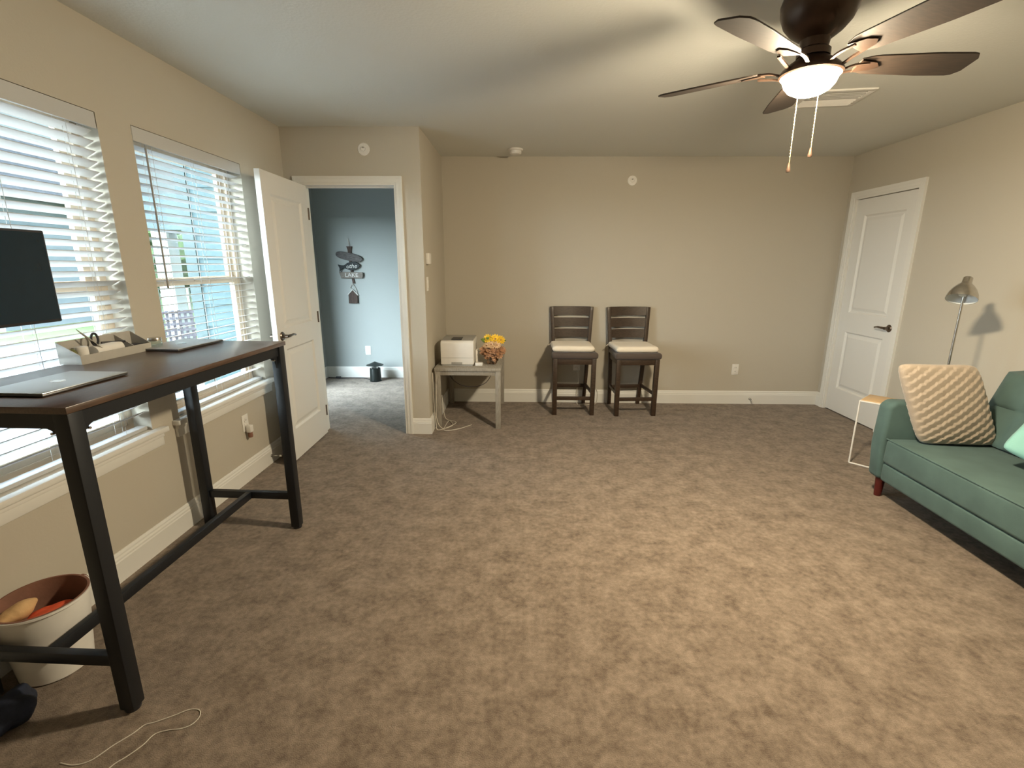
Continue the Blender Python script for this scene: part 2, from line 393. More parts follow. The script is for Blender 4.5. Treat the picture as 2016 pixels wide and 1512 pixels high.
# local y axis of rot -90 is +x(world): thickness goes into the wall ; room face is y=0
door_leaf('door_panel', W_, 2.018, [(0.115, W_ - 0.115, 0.235, 0.80), (0.115, W_ - 0.115, 0.985, 1.875)], d2)
lever(d2, W_ - 0.062, 0.90, (0.0, -1), -1)
struct(MB().box(XR + 0.06, XR + 0.115, RY0, RY1, 0, RZ).build('wall_closet_back', 'white', smooth=False), 'closet interior behind door')

# ------------------------------------------------------------------ windows
def window(n, y0, y1):
    w = bpy.data.objects.new(f'window_{n}', None); col.objects.link(w); w.location = (XL - 0.09, y0, WZ0)
    tag(w, 'tan vinyl single hung window %s' % ('behind the monitor' if n == 1 else 'beside the open door'), 'window', kind='structure')
    W, Hh = y1 - y0, WZ1 - WZ0
    f = MB(); t = 0.035
    f.box(-0.06, 0, 0, t, 0, Hh).box(-0.06, 0, W - t, W, 0, Hh).box(-0.06, 0, t, W - t, 0, t).box(-0.06, 0, t, W - t, Hh - t, Hh)
    f.build('window_frame', 'vinyl', w, smooth=False)
    zm = 0.705
    def sash(x0, x1, za, zb, name):
        s = MB(); b = 0.04
        s.box(x0, x1, t, t + b, za, zb).box(x0, x1, W - t - b, W - t, za, zb).box(x0, x1, t + b, W - t - b, za, za + b).box(x0, x1, t + b, W - t - b, zb - b, zb)
        so = s.build(name, 'vinyl', w, smooth=False)
        MB().box((x0 + x1) / 2 - 0.002, (x0 + x1) / 2 + 0.002, t + b, W - t - b, za + b, zb - b).build('window_pane', 'glass', so, smooth=False)
        return so
    sash(-0.028, -0.004, t, zm + 0.025, 'lower_sash'); sash(-0.056, -0.032, zm - 0.012, Hh - t, 'upper_sash')
    MB().box(-0.004, 0.006, W * 0.5 - 0.03, W * 0.5 + 0.03, zm + 0.005, zm + 0.022).build('sash_lock', 'vinyl', w, bevel=0.003)
    # stool + apron
    s = MB(); s.box(0.0, 0.09, 0, W, -0.03, 0.0)
    s.box(0.09, 0.132, -0.06, W + 0.06, -0.026, 0.0)
    s.build('window_sill', 'white', w, bevel=0.004)
    a = MB().box(0.09, 0.106, -0.045, W + 0.045, -0.095, -0.026).box(0.106, 0.112, -0.045, W + 0.045, -0.05, -0.026)
    a.build('sill_apron', 'white', w, bevel=0.002)
    return w
window(1, *W1); window(2, *W2)

def blind(y0, y1, tilt, label, wand_y, zbot=WZ0 + 0.012):
    W = y1 - y0 - 0.016
    b = thing('window_blind', (XL - 0.042, y0 + 0.008, WZ0), label, 'blind', group='white window blinds')
    zt = WZ1 - WZ0
    MB().box(0.030, 0.042, -0.004, W + 0.004, zt - 0.068, zt - 0.002).build('valance', 'blind', b, bevel=0.002)
    MB().box(-0.025, 0.026, 0.004, W - 0.004, zt - 0.045, zt - 0.003).build('headrail', 'blind', b)
    s = MB(); pitch = 0.0425; z = zt - 0.085; zs = []
    while z > 0.05: zs.append(z); z -= pitch
    for z in zs:
        mt = Matrix.Translation((0, 0, z)) @ Matrix.Rotation(tilt, 4, 'Y')
        s.box(-0.025, 0.025, 0.0, W, -0.0014, 0.0014, mt)
    s.build('slats', 'blind', b, smooth=False)
    MB().box(-0.025, 0.025, 0, W, 0.004, 0.022).build('bottom_rail', 'blind', b, bevel=0.003)
    l = MB()
    for q in (0.13, W / 2, W - 0.13):
        for dx in (-0.026, 0.026): l.tube([(dx, q, 0.02), (dx, q, zt - 0.046)], 0.0011, 5)
        l.tube([(0.0, q + 0.012, 0.02), (0.0, q + 0.012, zt - 0.046)], 0.0009, 5)
    l.build('ladder_cords', 'blind', b)
    if wand_y is not None:
        wv = MB().tube([(0.036, wand_y, zt - 0.085), (0.037, wand_y, zt - 0.75)], 0.0045, 8).sphere((0.037, wand_y, zt - 0.755), 0.006)
        wv.tube([(0.033, wand_y, zt - 0.05), (0.036, wand_y, zt - 0.085)], 0.002, 6); o = wv.build('tilt_wand', 'greyplast', b); o['label'] = 'grey tilt wand'
    return b
blind(*W1, R(-27), 'white horizontal slat blind on the window behind the monitor', None)
blind(*W2, R(-8), 'white horizontal slat blind on the window beside the open door', 0.075)

# ------------------------------------------------------------------ small wall fittings
def outlet(loc, rz, label, name='wall_outlet', switch=False):
    t = thing(name, loc, label, 'switch' if switch else 'outlet', rz, None if switch else 'white wall outlets')
    MB().box(-0.035, 0.035, -0.006, 0, -0.057, 0.057).build('cover_plate', 'plastic', t, bevel=0.003)
    if switch: MB().box(-0.016, 0.016, -0.010, -0.005, -0.033, 0.033).build('rocker', 'plastic', t, bevel=0.002)
    else:
        for dz in (-0.02, 0.02):
            s = MB().lathe([(0, 0), (0.0165, 0), (0.0165, 0.003), (0, 0.003)], 16, Matrix.Rotation(R(90), 4, 'X'), (0, -0.0055, dz)).build('socket', 'plastic', t)
            MB().box(-0.007, -0.005, -0.0092, -0.0086, dz - 0.004, dz + 0.006).box(0.005, 0.007, -0.0092, -0.0086, dz - 0.004, dz + 0.006).build('slot', 'darkplast', s)
    return t
outlet((XL, 3.055, 0.395), R(90), 'white outlet on the left wall under the window beside the door')
outlet((2.248, YF, 0.372), 0, 'white outlet on the far wall right of the stools')
outlet((0.584, YF, 0.405), 0, 'white outlet on the far wall behind the left stool')
outlet((-1.974, HYF, 0.355), 0, 'white outlet on the blue wall above the black lantern')
outlet((XC, 4.085, 1.275), R(90), 'white light switch below the thermostat', 'light_switch', True)
af = thing('plug_in_freshener', (XL + 0.010, 3.055, 0.325), 'small brown bottomed white plug-in on the left wall outlet', 'air freshener', R(90))
MB().box(-0.020, 0.020, -0.035, 0, 0.005, 0.055).build('housing', 'plastic', af, bevel=0.008)
o = MB().lathe([(0, -0.03), (0.013, -0.03), (0.016, -0.02), (0.014, 0.005), (0, 0.005)], 16, None, (0, -0.018, 0)).build('bottle', 'brownpl', af); o['label'] = 'brown bottle'
th = thing('thermostat', (XC, 4.11, 1.478), 'white thermostat box on the return wall', 'thermostat', R(90))
MB().box(-0.05, 0.05, -0.028, 0, -0.045, 0.045).build('housing', 'plastic', th, bevel=0.006)
o = MB().box(0.0505, 0.052, -0.022, -0.006, -0.028, 0.028).build('side_grille', 'greyplast', th)
def disc(loc, label):
    t = thing('sprinkler_cover', loc, label, 'sprinkler', 0, 'round sprinkler covers')
    mt = Matrix.Rotation(R(90), 4, 'X')
    MB().lathe([(0, 0.004), (0.03, 0.004), (0.043, 0.004), (0.046, 0), (0.046, -0.001), (0, -0.001)], 28, mt).build('cover_ring', 'plastic', t)
    MB().lathe([(0.021, 0.004), (0.022, 0.010), (0.017, 0.012), (0.012, 0.008), (0.0, 0.008)], 24, mt).build('sprinkler_head', 'plastic', t)
    o = MB().box(-0.006, 0.006, -0.022, -0.008, 0.006, 0.014).build('deflector', 'greyplast', t, bevel=0.002); o['label'] = 'grey deflector tip'
disc((-1.212, YD, 2.282), 'round white sprinkler cover above the open doorway')
disc((1.058, YF, 2.225), 'round white sprinkler cover high on the far wall')
sd = thing('smoke_detector', (-0.066, 4.72, H), 'round white smoke detector on the ceiling near the far wall', 'smoke detector')
MB().lathe([(0, 0), (0.066, 0), (0.068, -0.006), (0.064, -0.014), (0.052, -0.016)], 32).build('mounting_base', 'plastic', sd)
MB().lathe([(0.052, -0.015), (0.053, -0.034), (0.044, -0.044), (0, -0.046)], 32).build('detector_cap', 'plastic', sd)
vt = thing('ceiling_vent', (1.90, 3.365, H), 'white ceiling air vent behind the fan light', 'vent', R(-8))
f = MB()
for a in ((-0.19, 0.19, -0.16, -0.125), (-0.19, 0.19, 0.125, 0.16), (-0.19, -0.155, -0.125, 0.125), (0.155, 0.19, -0.125, 0.125)): f.box(a[0], a[1], a[2], a[3], -0.010, 0)
f.build('vent_frame', 'plastic', vt, bevel=0.003)
l = MB()
for k in range(9):
    y = -0.112 + k * 0.028; l.box(-0.155, 0.155, -0.011, 0.011, -0.0008, 0.0008, Matrix.Translation((0, y, -0.008)) @ Matrix.Rotation(R(38 if k < 5 else -38), 4, 'X'))
l.build('louvers', 'plastic', vt, smooth=False)
MB().box(-0.155, 0.155, -0.125, 0.125, -0.0012, -0.0004).build('duct_opening', 'greyplast', vt)
def stop(loc, rz, label):
    t = thing('door_stop', loc, label, 'door stop', rz, 'baseboard door stops')
    pts = []; 
    for k in range(97): a = k / 96 * 2 * math.pi * 12; pts.append((0.0055 * math.cos(a), -0.006 - 0.058 * k / 96, 0.0055 * math.sin(a)))
    MB().tube(pts, 0.0012, 5).build('spring', 'chrome', t)
    MB().lathe([(0, 0), (0.011, 0), (0.011, 0.004), (0.006, 0.008), (0, 0.008)], 14, Matrix.Rotation(R(90), 4, 'X')).build('base', 'chrome', t)
    MB().lathe([(0, 0.062), (0.008, 0.062), (0.008, 0.075), (0.005, 0.079), (0, 0.079)], 14, Matrix.Rotation(R(90), 4, 'X')).build('rubber_tip', 'plastic', t)
stop((XL + 0.016, 3.30, 0.06), R(90), 'spring door stop on the left baseboard behind the open door')
stop((2.427, YF - 0.016, 0.06), 0, 'spring door stop on the far baseboard right of the stools')

# ------------------------------------------------------------------ ceiling fan
FX, FY, FZ, FR_ = 1.07, 2.05, 2.155, 0.575
fan = thing('ceiling_fan', (FX, FY, H), 'dark bronze five blade ceiling fan with lit frosted bowl light', 'ceiling fan')
MB().lathe([(0, 0), (0.070, 0), (0.073, -0.012), (0.092, -0.026), (0.118, -0.050), (0.128, -0.085), (0.126, -0.115), (0.112, -0.150), (0.088, -0.178), (0.064, -0.196), (0.050, -0.206), (0.046, -0.232), (0.056, -0.240), (0.056, -0.262), (0, -0.262)], 48).build('motor_housing', 'bronze', fan)
zb = FZ - H
for k, ang in enumerate((143, 218, 290, 0, 75)):
    a = R(ang)
    e = bpy.data.objects.new('blade', None)
    m = MB(); n = 22; r0, r1 = 0.165, FR_
    outl = []
    for i in range(n + 1):
        t = i / n; r = r0 + (r1 - r0) * t
        w = 0.050 + 0.016 * min(1, t * 1.6)
        if t > 0.9: w *= math.sqrt(max(0.0, 1 - ((t - 0.9) / 0.1) ** 2)) * 0.45 + 0.55
        if t < 0.1: w *= 0.7 + 3 * t
        outl.append((r, w))
    poly = [(r, w) for r, w in outl] + [(r, -w) for r, w in reversed(outl)]
    mt = Matrix.Rotation(a, 4, 'Z') @ Matrix.Translation((0, 0, zb)) @ Matrix.Rotation(R(-12), 4, 'X')
    m.prism(poly, lambda u, v, t: mt @ Vector((u, v, t)), -0.003, 0.003)
    bo = m.build('blade', 'blade', fan, bevel=0.0012, seg=1)
    ir = MB()
    rot = Matrix.Rotation(a, 4, 'Z')
    for sg in (-1, 1):
        pts = [(0.055, sg * 0.012, zb - 0.022), (0.09, sg * 0.030, zb - 0.028), (0.135, sg * 0.036, zb - 0.014), (0.19, sg * 0.030, zb - 0.007)]
        ir.beam([rot @ p for p in smooth_path(pts, 4)], 0.012, 0.006)
    pl = Matrix.Translation((0, 0, 0)); mt2 = mt
    ir.prism([(0.165, -0.036), (0.225, -0.022), (0.245, 0), (0.225, 0.022), (0.165, 0.036)], lambda u, v, t: mt2 @ Vector((u, v, t)), -0.0075, -0.003)
    ir.build('blade_iron', 'bronze', bo)
MB().lathe([(0.0, -0.258), (0.044, -0.258), (0.052, -0.264), (0.078, -0.282), (0.099, -0.300), (0.107, -0.312), (0.108, -0.320), (0.101, -0.325), (0.094, -0.320), (0.0, -0.312)], 48).build('light_fitter', 'bronze', fan)
bw = MB().lathe([(0.094, -0.321), (0.0925, -0.334), (0.085, -0.353), (0.070, -0.371), (0.048, -0.383), (0.024, -0.390), (0, -0.392)], 48).build('light_bowl', 'bowl', fan)
bw['label'] = 'glowing frosted glass bowl'
for (px, py, ln, nm) in ((0.013, 0.100, 0.285, 'a'), (0.075, 0.068, 0.235, 'b')):
    z0 = -0.318
    pc = MB().tube([(px, py, z0), (px + 0.001, py, z0 - ln)], 0.0014, 6)
    for q in range(int(ln / 0.012)): pc.sphere((px, py, z0 - q * 0.012), 0.0022, 6)
    c_ = pc.build('pull_chain', 'chain', fan)
    f_ = MB().lathe([(0, 0.0), (0.0035, -0.002), (0.0045, -0.012), (0.0085, -0.028), (0.007, -0.036), (0, -0.037)], 14, None, (px, py, z0 - ln)).build('chain_pull', 'bronze', c_)

# ------------------------------------------------------------------ desk (bar height table)
DT = 1.045
desk = thing('bar_table', (-1.247, 1.247, 0), 'tall dark steel desk with walnut top under the left windows', 'table', R(-1.6))
DD, DL = 0.555, 1.20
MB().box(-DD, 0, 0, DL, DT - 0.02, DT).build('tabletop', 'wood', desk, bevel=0.002)
LW = 0.048
for x in (-0.006 - LW, -DD + 0.006):
    for y in (0.006, DL - 0.006 - LW):
        lg = MB().box(x, x + LW, y, y + LW, 0.012, DT - 0.02).build('leg', 'black', desk, bevel=0.004)
        MB().lathe([(0, 0), (0.022, 0), (0.024, 0.004), (0.024, 0.0125), (0, 0.0125)], 20, None, (x + LW / 2, y + LW / 2, 0)).build('foot', 'darkplast', lg)
AZ0, AZ1 = DT - 0.068, DT - 0.02
xa, xb = -0.006 - LW, -DD + 0.006 + LW; ya, yb = 0.006 + LW, DL - 0.006 - LW
def apron(p0, p1, off):
    # beam with curved gussets at both ends (flat plate)
    p0, p1 = Vector(p0), Vector(p1); L_ = (p1 - p0).length; d = (p1 - p0) / L_; nn = Vector((d.y, -d.x, 0))
    g = 0.062; poly = [(0, AZ1), (0, AZ0 - g)]
    for k in range(7): a = R(90 * k / 6); poly.append((g - g * math.cos(a), AZ0 - g + g * math.sin(a)))
    for k in range(7): a = R(90 - 90 * k / 6); poly.append((L_ - g + g * math.cos(a), AZ0 - g + g * math.sin(a)))
    poly += [(L_, AZ0 - g), (L_, AZ1)]
    m = MB(); m.prism(poly, lambda u, v, t: p0 + d * u + nn * t + Vector((0, 0, v)), -0.005, 0.005)
    m.box(0, 1, -0.014, 0.014, AZ0, AZ1, Matrix.Translation((p0.x, p0.y, 0)) @ Matrix.Rotation(math.atan2(d.y, d.x), 4, 'Z') @ Matrix.Diagonal((L_, 1, 1, 1)))
    o = m.build('apron', 'black', desk, smooth=False)
    for u in (0.028, L_ - 0.028):
        c = p0 + d * u + Vector((0, 0, AZ0 - 0.018))
        MB().tube([c - nn * 0.008, c + nn * 0.008], 0.0045, 8).build('bolt', 'chrome', o)
apron((-0.006 - LW / 2, ya, 0), (-0.006 - LW / 2, yb, 0), 0); apron((-DD + 0.006 + LW / 2, ya, 0), (-DD + 0.006 + LW / 2, yb, 0), 0)
apron((xb, 0.006 + LW / 2, 0), (xa, 0.006 + LW / 2, 0), 0); apron((xb, DL - 0.006 - LW / 2, 0), (xa, DL - 0.006 - LW / 2, 0), 0)
SZ = 0.195
for y in (0.006 + LW / 2, DL - 0.006 - LW / 2):
    MB().box(xb, xa, y - 0.014, y + 0.014, SZ - 0.02, SZ + 0.02).build('stretcher', 'black', desk, bevel=0.002)
MB().box(-DD / 2 - 0.014, -DD / 2 + 0.014, 0.006 + LW / 2 + 0.014, DL - 0.006 - LW / 2 - 0.014, SZ - 0.02, SZ + 0.02).build('stretcher', 'black', desk, bevel=0.002)

# monitor
mon = thing('computer_monitor', (-1.545, 1.345, DT), 'black computer monitor on the desk in front of the left window', 'monitor', R(0))
MB().box(-0.022, 0.004, -0.255, 0.255, 0.196, 0.486).build('back_shell', 'darkplast', mon, bevel=0.004)
MB().box(0.0042, 0.0052, -0.248, 0.248, 0.206, 0.479).build('screen', 'screen', mon)
MB().box(-0.045, -0.0225, -0.205, -0.145, 0.012, 0.36).build('stand_neck', 'darkplast', mon, bevel=0.004)
MB().box(-0.10, 0.06, -0.25, -0.10, 0, 0.012).build('stand_base', 'darkplast', mon, bevel=0.003)

# apple shaped emblem, drawn as an outline
def emblem(parent, material, cx, cy, z, s, rot):
    body = [(0, .62), (.18, .72), (.40, .72), (.62, .55), (.50, .40), (.46, .18), (.56, -.02), (.70, -.12), (.60, -.42), (.40, -.70), (.22, -.72), (0, -.64), (-.22, -.72), (-.42, -.68), (-.66, -.30), (-.74, .08), (-.66, .48), (-.44, .70), (-.2, .73)]
    leaf = [(0.0, .82), (.02, 1.02), (.14, 1.17), (.30, 1.24), (.28, 1.04), (.17, .89)]
    m = MB(); c, sn = math.cos(rot), math.sin(rot)
    for poly in (body, leaf): m.prism(poly, lambda u, v, t: Vector((cx + s * (u * c - v * sn), cy + s * (u * sn + v * c), z + t)), 0, 0.0006)
    o = m.build('logo', material, parent, smooth=False); o['label'] = 'fruit shaped logo'; return o
def laptop(loc, rz, label, logom, w=0.304, d=0.212):
    t = thing('laptop', loc, label, 'laptop', rz, 'closed silver laptops')
    MB().box(-d / 2, d / 2, -w / 2, w / 2, 0.0015, 0.009).build('base', 'darkalum', t, bevel=0.003)
    l = MB().box(-d / 2, d / 2, -w / 2, w / 2, 0.0092, 0.0128).build('lid', 'alum', t, bevel=0.002)
    emblem(l, logom, 0, 0, 0.0129, 0.027, R(90))
    for sx in (-1, 1):
        for sy in (-1, 1): MB().box(sx * (d / 2 - 0.03) - 0.01, sx * (d / 2 - 0.03) + 0.01, sy * (w / 2 - 0.03) - 0.01, sy * (w / 2 - 0.03) + 0.01, 0, 0.0016).build('rubber_foot', 'darkplast', t)
    return t
laptop((-1.505, 1.50, DT), R(-2), 'closed silver laptop at the near end of the desk, below the monitor', 'logow')
laptop((-1.635, 2.275, DT), R(-4), 'closed silver laptop at the far end of the desk', 'logod')

# desk organizer with sloped sides
org = thing('desk_organizer', (-1.748, 1.99, DT), 'pale grey open desk tray with sloping sides holding small supplies', 'tray', R(-2))
ow, ol = 0.046, 0.175
prof = [(-ow, 0.002), (ow, 0.002), (ow, 0.035), (-ow, 0.088)]
for y0 in (-ol, ol - 0.004):
    MB().prism(prof, lambda u, v, t: Vector((u, y0 + t, v)), 0, 0.004).build('end_panel', 'organ', org, smooth=False)
MB().box(ow - 0.004, ow, -ol + 0.004, ol - 0.004, 0.002, 0.035).build('front_panel', 'organ', org, smooth=False)
MB().box(-ow, -ow + 0.004, -ol + 0.004, ol - 0.004, 0.002, 0.088).build('back_panel', 'organ', org, smooth=False)
MB().box(-ow, ow, -ol, ol, 0, 0.002).build('tray_bottom', 'organ', org, smooth=False)
MB().prism([(-ow + 0.004, 0.002), (ow - 0.004, 0.002), (ow - 0.004, 0.034), (-ow + 0.004, 0.082)], lambda u, v, t: Vector((u, 0.085 + t, v)), 0, 0.003).build('divider', 'organ', org, smooth=False)
OB = (-1.748, 1.99, DT)
tag(MB().tube([(-1.756, 1.875, DT + 0.006), (-1.756, 1.875, DT + 0.062)], 0.022, 20).build('paper_roll', 'paper', bevel=0.002), 'white paper roll standing at the near end of the desk tray', 'roll')
tag(MB().tube([(-1.757, 1.925, DT + 0.030), (-1.752, 2.055, DT + 0.034)], 0.026, 20).build('paper_bundle', 'paper', bevel=0.003), 'rolled white paper lying in the middle of the desk tray', 'roll')
mo = MB(); mo.sphere((-1.758, 1.836, DT + 0.032), 0.018, 12, (1.0, 0.8, 1.55)); tag(mo.build('ribbon_ball', 'moss'), 'small olive green bundle in the near corner of the desk tray', 'bundle')
sc = thing('scissors', (-1.745, 1.90, DT + 0.03), 'scissors standing slanted in the desk tray, handle up', 'scissors')
sc.rotation_euler = (R(-6), R(-4), 0)
MB().beam([(0.006, 0.05, 0.016), (0.0, 0.0, 0.062), (-0.004, -0.04, 0.098)], [0.012, 0.012, 0.002], 0.003).build('blade', 'chrome', sc)
sh = MB(); ring = [(0.0, 0.03 + 0.016 * math.cos(2 * math.pi * k / 16), 0.056 + 0.024 * math.sin(2 * math.pi * k / 16) ) for k in range(17)]
sh.tube(ring, 0.0045, 8); sh.build('handle', 'darkplast', sc)
tag(MB().tube([(-1.768, 1.985, DT + 0.060), (-1.735, 2.07, DT + 0.055)], 0.005, 8).build('marker_pen', 'darkplast', bevel=0.001), 'dark pen lying across the rolled paper in the desk tray', 'pen')
bxx = MB().box(-1.768, -1.722, 2.085, 2.155, DT + 0.003, DT + 0.034).build('small_box', 'darkplast', bevel=0.003); tag(bxx, 'small dark box in the far compartment of the desk tray', 'box')
jar = thing('glass_jar', (-1.70, 2.195, DT), 'small clear glass jar with metal lid beside the desk tray', 'jar')
MB().lathe([(0, 0.001), (0.027, 0.001), (0.029, 0.005), (0.029, 0.034), (0.025, 0.040), (0.025, 0.044), (0.022, 0.044), (0.022, 0.039), (0.026, 0.033), (0.026, 0.006), (0, 0.005)], 28).build('jar_body', 'jarglass', jar)
MB().lathe([(0, 0.052), (0.026, 0.052), (0.027, 0.050), (0.027, 0.0385), (0.0255, 0.0385)], 28).build('jar_lid', 'chrome', jar)

# ------------------------------------------------------------------ under the desk
bx, by = -1.690, 1.447
bn = thing('waste_bin', (bx, by, 0), 'white tapered plastic bin under the desk by the left wall', 'bin')
MB().lathe([(0, 0.002), (0.100, 0.002), (0.104, 0.006), (0.130, 0.270), (0.137, 0.276), (0.137, 0.283), (0.126, 0.283), (0.100, 0.012), (0, 0.010)], 48).build('bin_body', 'plastic', bn)
lo = MB().lathe([(0.0985, 0.014), (0.1245, 0.27), (0.1255, 0.2845), (0.131, 0.2855), (0.1335, 0.2845)], 48).build('inner_shade', 'brownpl', bn); lo['label'] = 'brown skin for the shaded inside of the bin'  # brown inner skin added to colour in the shade inside the bin
hh = MB(); hh.sphere((0.035, 0.132, 0.258), 0.026, 12, (0.9, 0.3, 1.1)); hd = hh.build('handle_tab', 'brownpl', bn); hd['label'] = 'brown handle tab'
def crumple(name, c, r, sc, material, seed, amp=0.25):
    m = MB(); bmesh.ops.create_icosphere(m.bm, subdivisions=4, radius=r, matrix=Matrix.Translation(c) @ Matrix.Diagonal((*sc, 1)))
    rnd = random.Random(seed); ph = [rnd.uniform(0, 6.28) for _ in range(9)]; C = Vector(c)
    for v in m.bm.verts:
        d = (v.co - C); q = d / r
        f = math.sin(3.1 * q.x + ph[0]) * math.sin(4.3 * q.y + ph[1]) + math.sin(5.2 * q.z + ph[2]) * math.sin(6.1 * q.x + ph[3]) * 0.6 + abs(math.sin(8 * q.y + ph[4])) * 0.35
        v.co = C + d * (1 + amp * f * 0.5)
    return m.build(name, material)
tag(crumple('paper_wrapper', (bx + 0.028, by - 0.018, 0.205), 0.082, (0.85, 1.05, 0.42), 'orange', 3, 0.22), 'crumpled orange red paper inside the white bin', 'paper')
tag(crumple('packing_cloth', (bx - 0.052, by - 0.035, 0.252), 0.055, (0.62, 1.15, 0.5), 'tan', 5, 0.2), 'tan crumpled cloth at the wall side of the white bin', 'cloth')
tag(crumple('cable_bag', (-1.625, 1.20, 0.044), 0.075, (0.95, 1.25, 0.58), 'navy', 11, 0.3), 'dark navy cloth bundle on the carpet beside the near desk legs', 'bag')
tag(MB().tube(smooth_path([(-1.808, 1.30, 0.98), (-1.812, 1.28, 0.80), (-1.815, 1.35, 0.60), (-1.80, 1.425, 0.56), (-1.80, 1.44, 0.50), (-1.81, 1.43, 0.43), (-1.825, 1.36, 0.36), (-1.83, 1.26, 0.24), (-1.82, 1.20, 0.08), (-1.81, 1.15, 0.007), (-1.75, 1.08, 0.006)], 8), 0.0035, 8).build('power_cable', 'darkcord'), 'dark cable hanging from the desk above the bin', 'cable')
def floorcord(pts, r, name, label, m='cord', group=None):
    return tag(MB().tube(smooth_path([(x, y, r + 0.0005) for x, y in pts], 8), r, 6).build(name, m), label, 'cord', group)

# ------------------------------------------------------------------ bar stools
def make_stool(label):
    s = thing('bar_stool', (0, 0, 0), label, 'stool', 0, 'counter stools against the far wall')
    for sx in (-1, 1):
        MB().beam([(sx * 0.182, -0.205, 0), (sx * 0.186, -0.205, 0.56)], 0.042, 0.042, (0, 1, 0)).build('leg', 'stool', s, bevel=0.003)
        MB().beam(smooth_path([(sx * 0.152, 0.218, 0), (sx * 0.165, 0.185, 0.30), (sx * 0.176, 0.178, 0.56), (sx * 0.186, 0.190, 0.72), (sx * 0.204, 0.222, 1.02)], 5), 0.036, 0.034, (0, 1, 0)).build('leg', 'stool', s, bevel=0.003)
        MB().beam([(sx * 0.183, -0.186, 0.215), (sx * 0.162, 0.172, 0.215)], 0.018, 0.032).build('stretcher', 'stool', s, bevel=0.002)
        MB().beam([(sx * 0.184, -0.186, 0.532), (sx * 0.174, 0.162, 0.532)], 0.020, 0.055).build('apron', 'stool', s, bevel=0.002)
    MB().box(-0.163, 0.163, -0.215, -0.195, 0.150, 0.185).build('stretcher', 'stool', s, bevel=0.002)
    MB().box(-0.145, 0.145, 0.176, 0.194, 0.185, 0.22).build('stretcher', 'stool', s, bevel=0.002)
    MB().box(-0.165, 0.165, -0.217, -0.196, 0.505, 0.56).build('apron', 'stool', s, bevel=0.002)
    MB().box(-0.158, 0.158, 0.168, 0.188, 0.505, 0.56).build('apron', 'stool', s, bevel=0.002)
    st = MB().prism([(-0.225, -0.242), (0.225, -0.242), (0.196, 0.162), (-0.196, 0.162)], lambda u, v, t: Vector((u, v, t)), 0.5605, 0.622)
    st.build('seat', 'seat', s, bevel=0.024, seg=4)
    def rail(z0, z1):
        m = MB(); n = 12
        def yc(z): return 0.183 + (z - 0.62) * 0.098
        hw = lambda z: 0.163 + (z - 0.62) * 0.064 - 0.002
        for i in range(n):
            q = []
            for k in (i, i + 1):
                u = -1 + 2 * k / n
                for z in (z0, z1):
                    for dy in (-0.008, 0.008): q.append(Vector((u * hw(z), yc(z) + 0.022 * (1 - u * u) + dy, z)))
            m._add(q, [(0, 1, 3, 2), (4, 6, 7, 5), (0, 4, 5, 1), (2, 3, 7, 6), (0, 2, 6, 4), (1, 5, 7, 3)])
        bmesh.ops.remove_doubles(m.bm, verts=m.bm.verts, dist=1e-5)
        inner = [f for f in m.bm.faces if all(len(e.link_faces) > 2 for e in f.edges)]
        bmesh.ops.delete(m.bm, geom=[f for f in m.bm.faces if abs(f.normal.x) > 0.9 and abs(f.calc_center_median().x) < hw(z0) * 0.97], context='FACES')
        return m.build('back_slat', 'stool', s)
    rail(0.935, 1.022); rail(0.822, 0.908); rail(0.712, 0.795)
    return s
st1 = make_stool('dark wood counter stool nearer the printer table, cream seat pad on it'); st1.location = (0.512, 4.775, 0)
st2 = dup(st1); st2['label'] = 'dark wood counter stool on the right of the pair, turned slightly'; st2.location = (1.10, 4.762, 0); st2.rotation_euler = (0, 0, R(3.5))
def seat_pad(loc, rz, label):
    t = thing('seat_cushion', loc, label, 'cushion', rz, 'cream seat pads on the stools')
    m = MB(); n = 30; g = {}
    for top in (0, 1):
        for i in range(n + 1):
            for k in range(n + 1):
                u, v = -1 + 2 * i / n, -1 + 2 * k / n
                e = (1 - abs(u) ** 16) * (1 - abs(v) ** 16)
                x, y = u * 0.205, v * 0.19
                z = 0.030 + (0.030 * e ** 0.5 if top else -0.0295 * e ** 0.5)
                if top: z -= 0.004 * math.exp(-((u * 0.9) ** 2 + v ** 2) * 5)
                else: z = max(z, 0.0005)
                key = (i, k, 0 if i in (0, n) or k in (0, n) else top)
                if key not in g: g[key] = m.bm.verts.new((x, y, z))
    G = lambda i, k, tp: g[(i, k, 0 if i in (0, n) or k in (0, n) else tp)]
    for tp in (0, 1):
        for i in range(n):
            for k in range(n): m.bm.faces.new([G(i, k, tp), G(i + 1, k, tp), G(i + 1, k + 1, tp), G(i, k + 1, tp)])
    m.build('pad', 'cush', t, angle=80)
    for sx in (-1, 1): MB().tube(smooth_path([(sx * 0.19, 0.17, 0.024), (sx * 0.215, 0.165, 0.022), (sx * 0.222, 0.155, 0.012)], 4), 0.004, 6).build('tie', 'cush', t)
    return t
seat_pad((0.512 - 0.012, 4.775 - 0.028, 0.6222), 0, 'cream seat pad on the stool nearer the printer table')
seat_pad((1.095, 4.735, 0.6222), R(3.5), 'cream seat pad on the right hand stool')

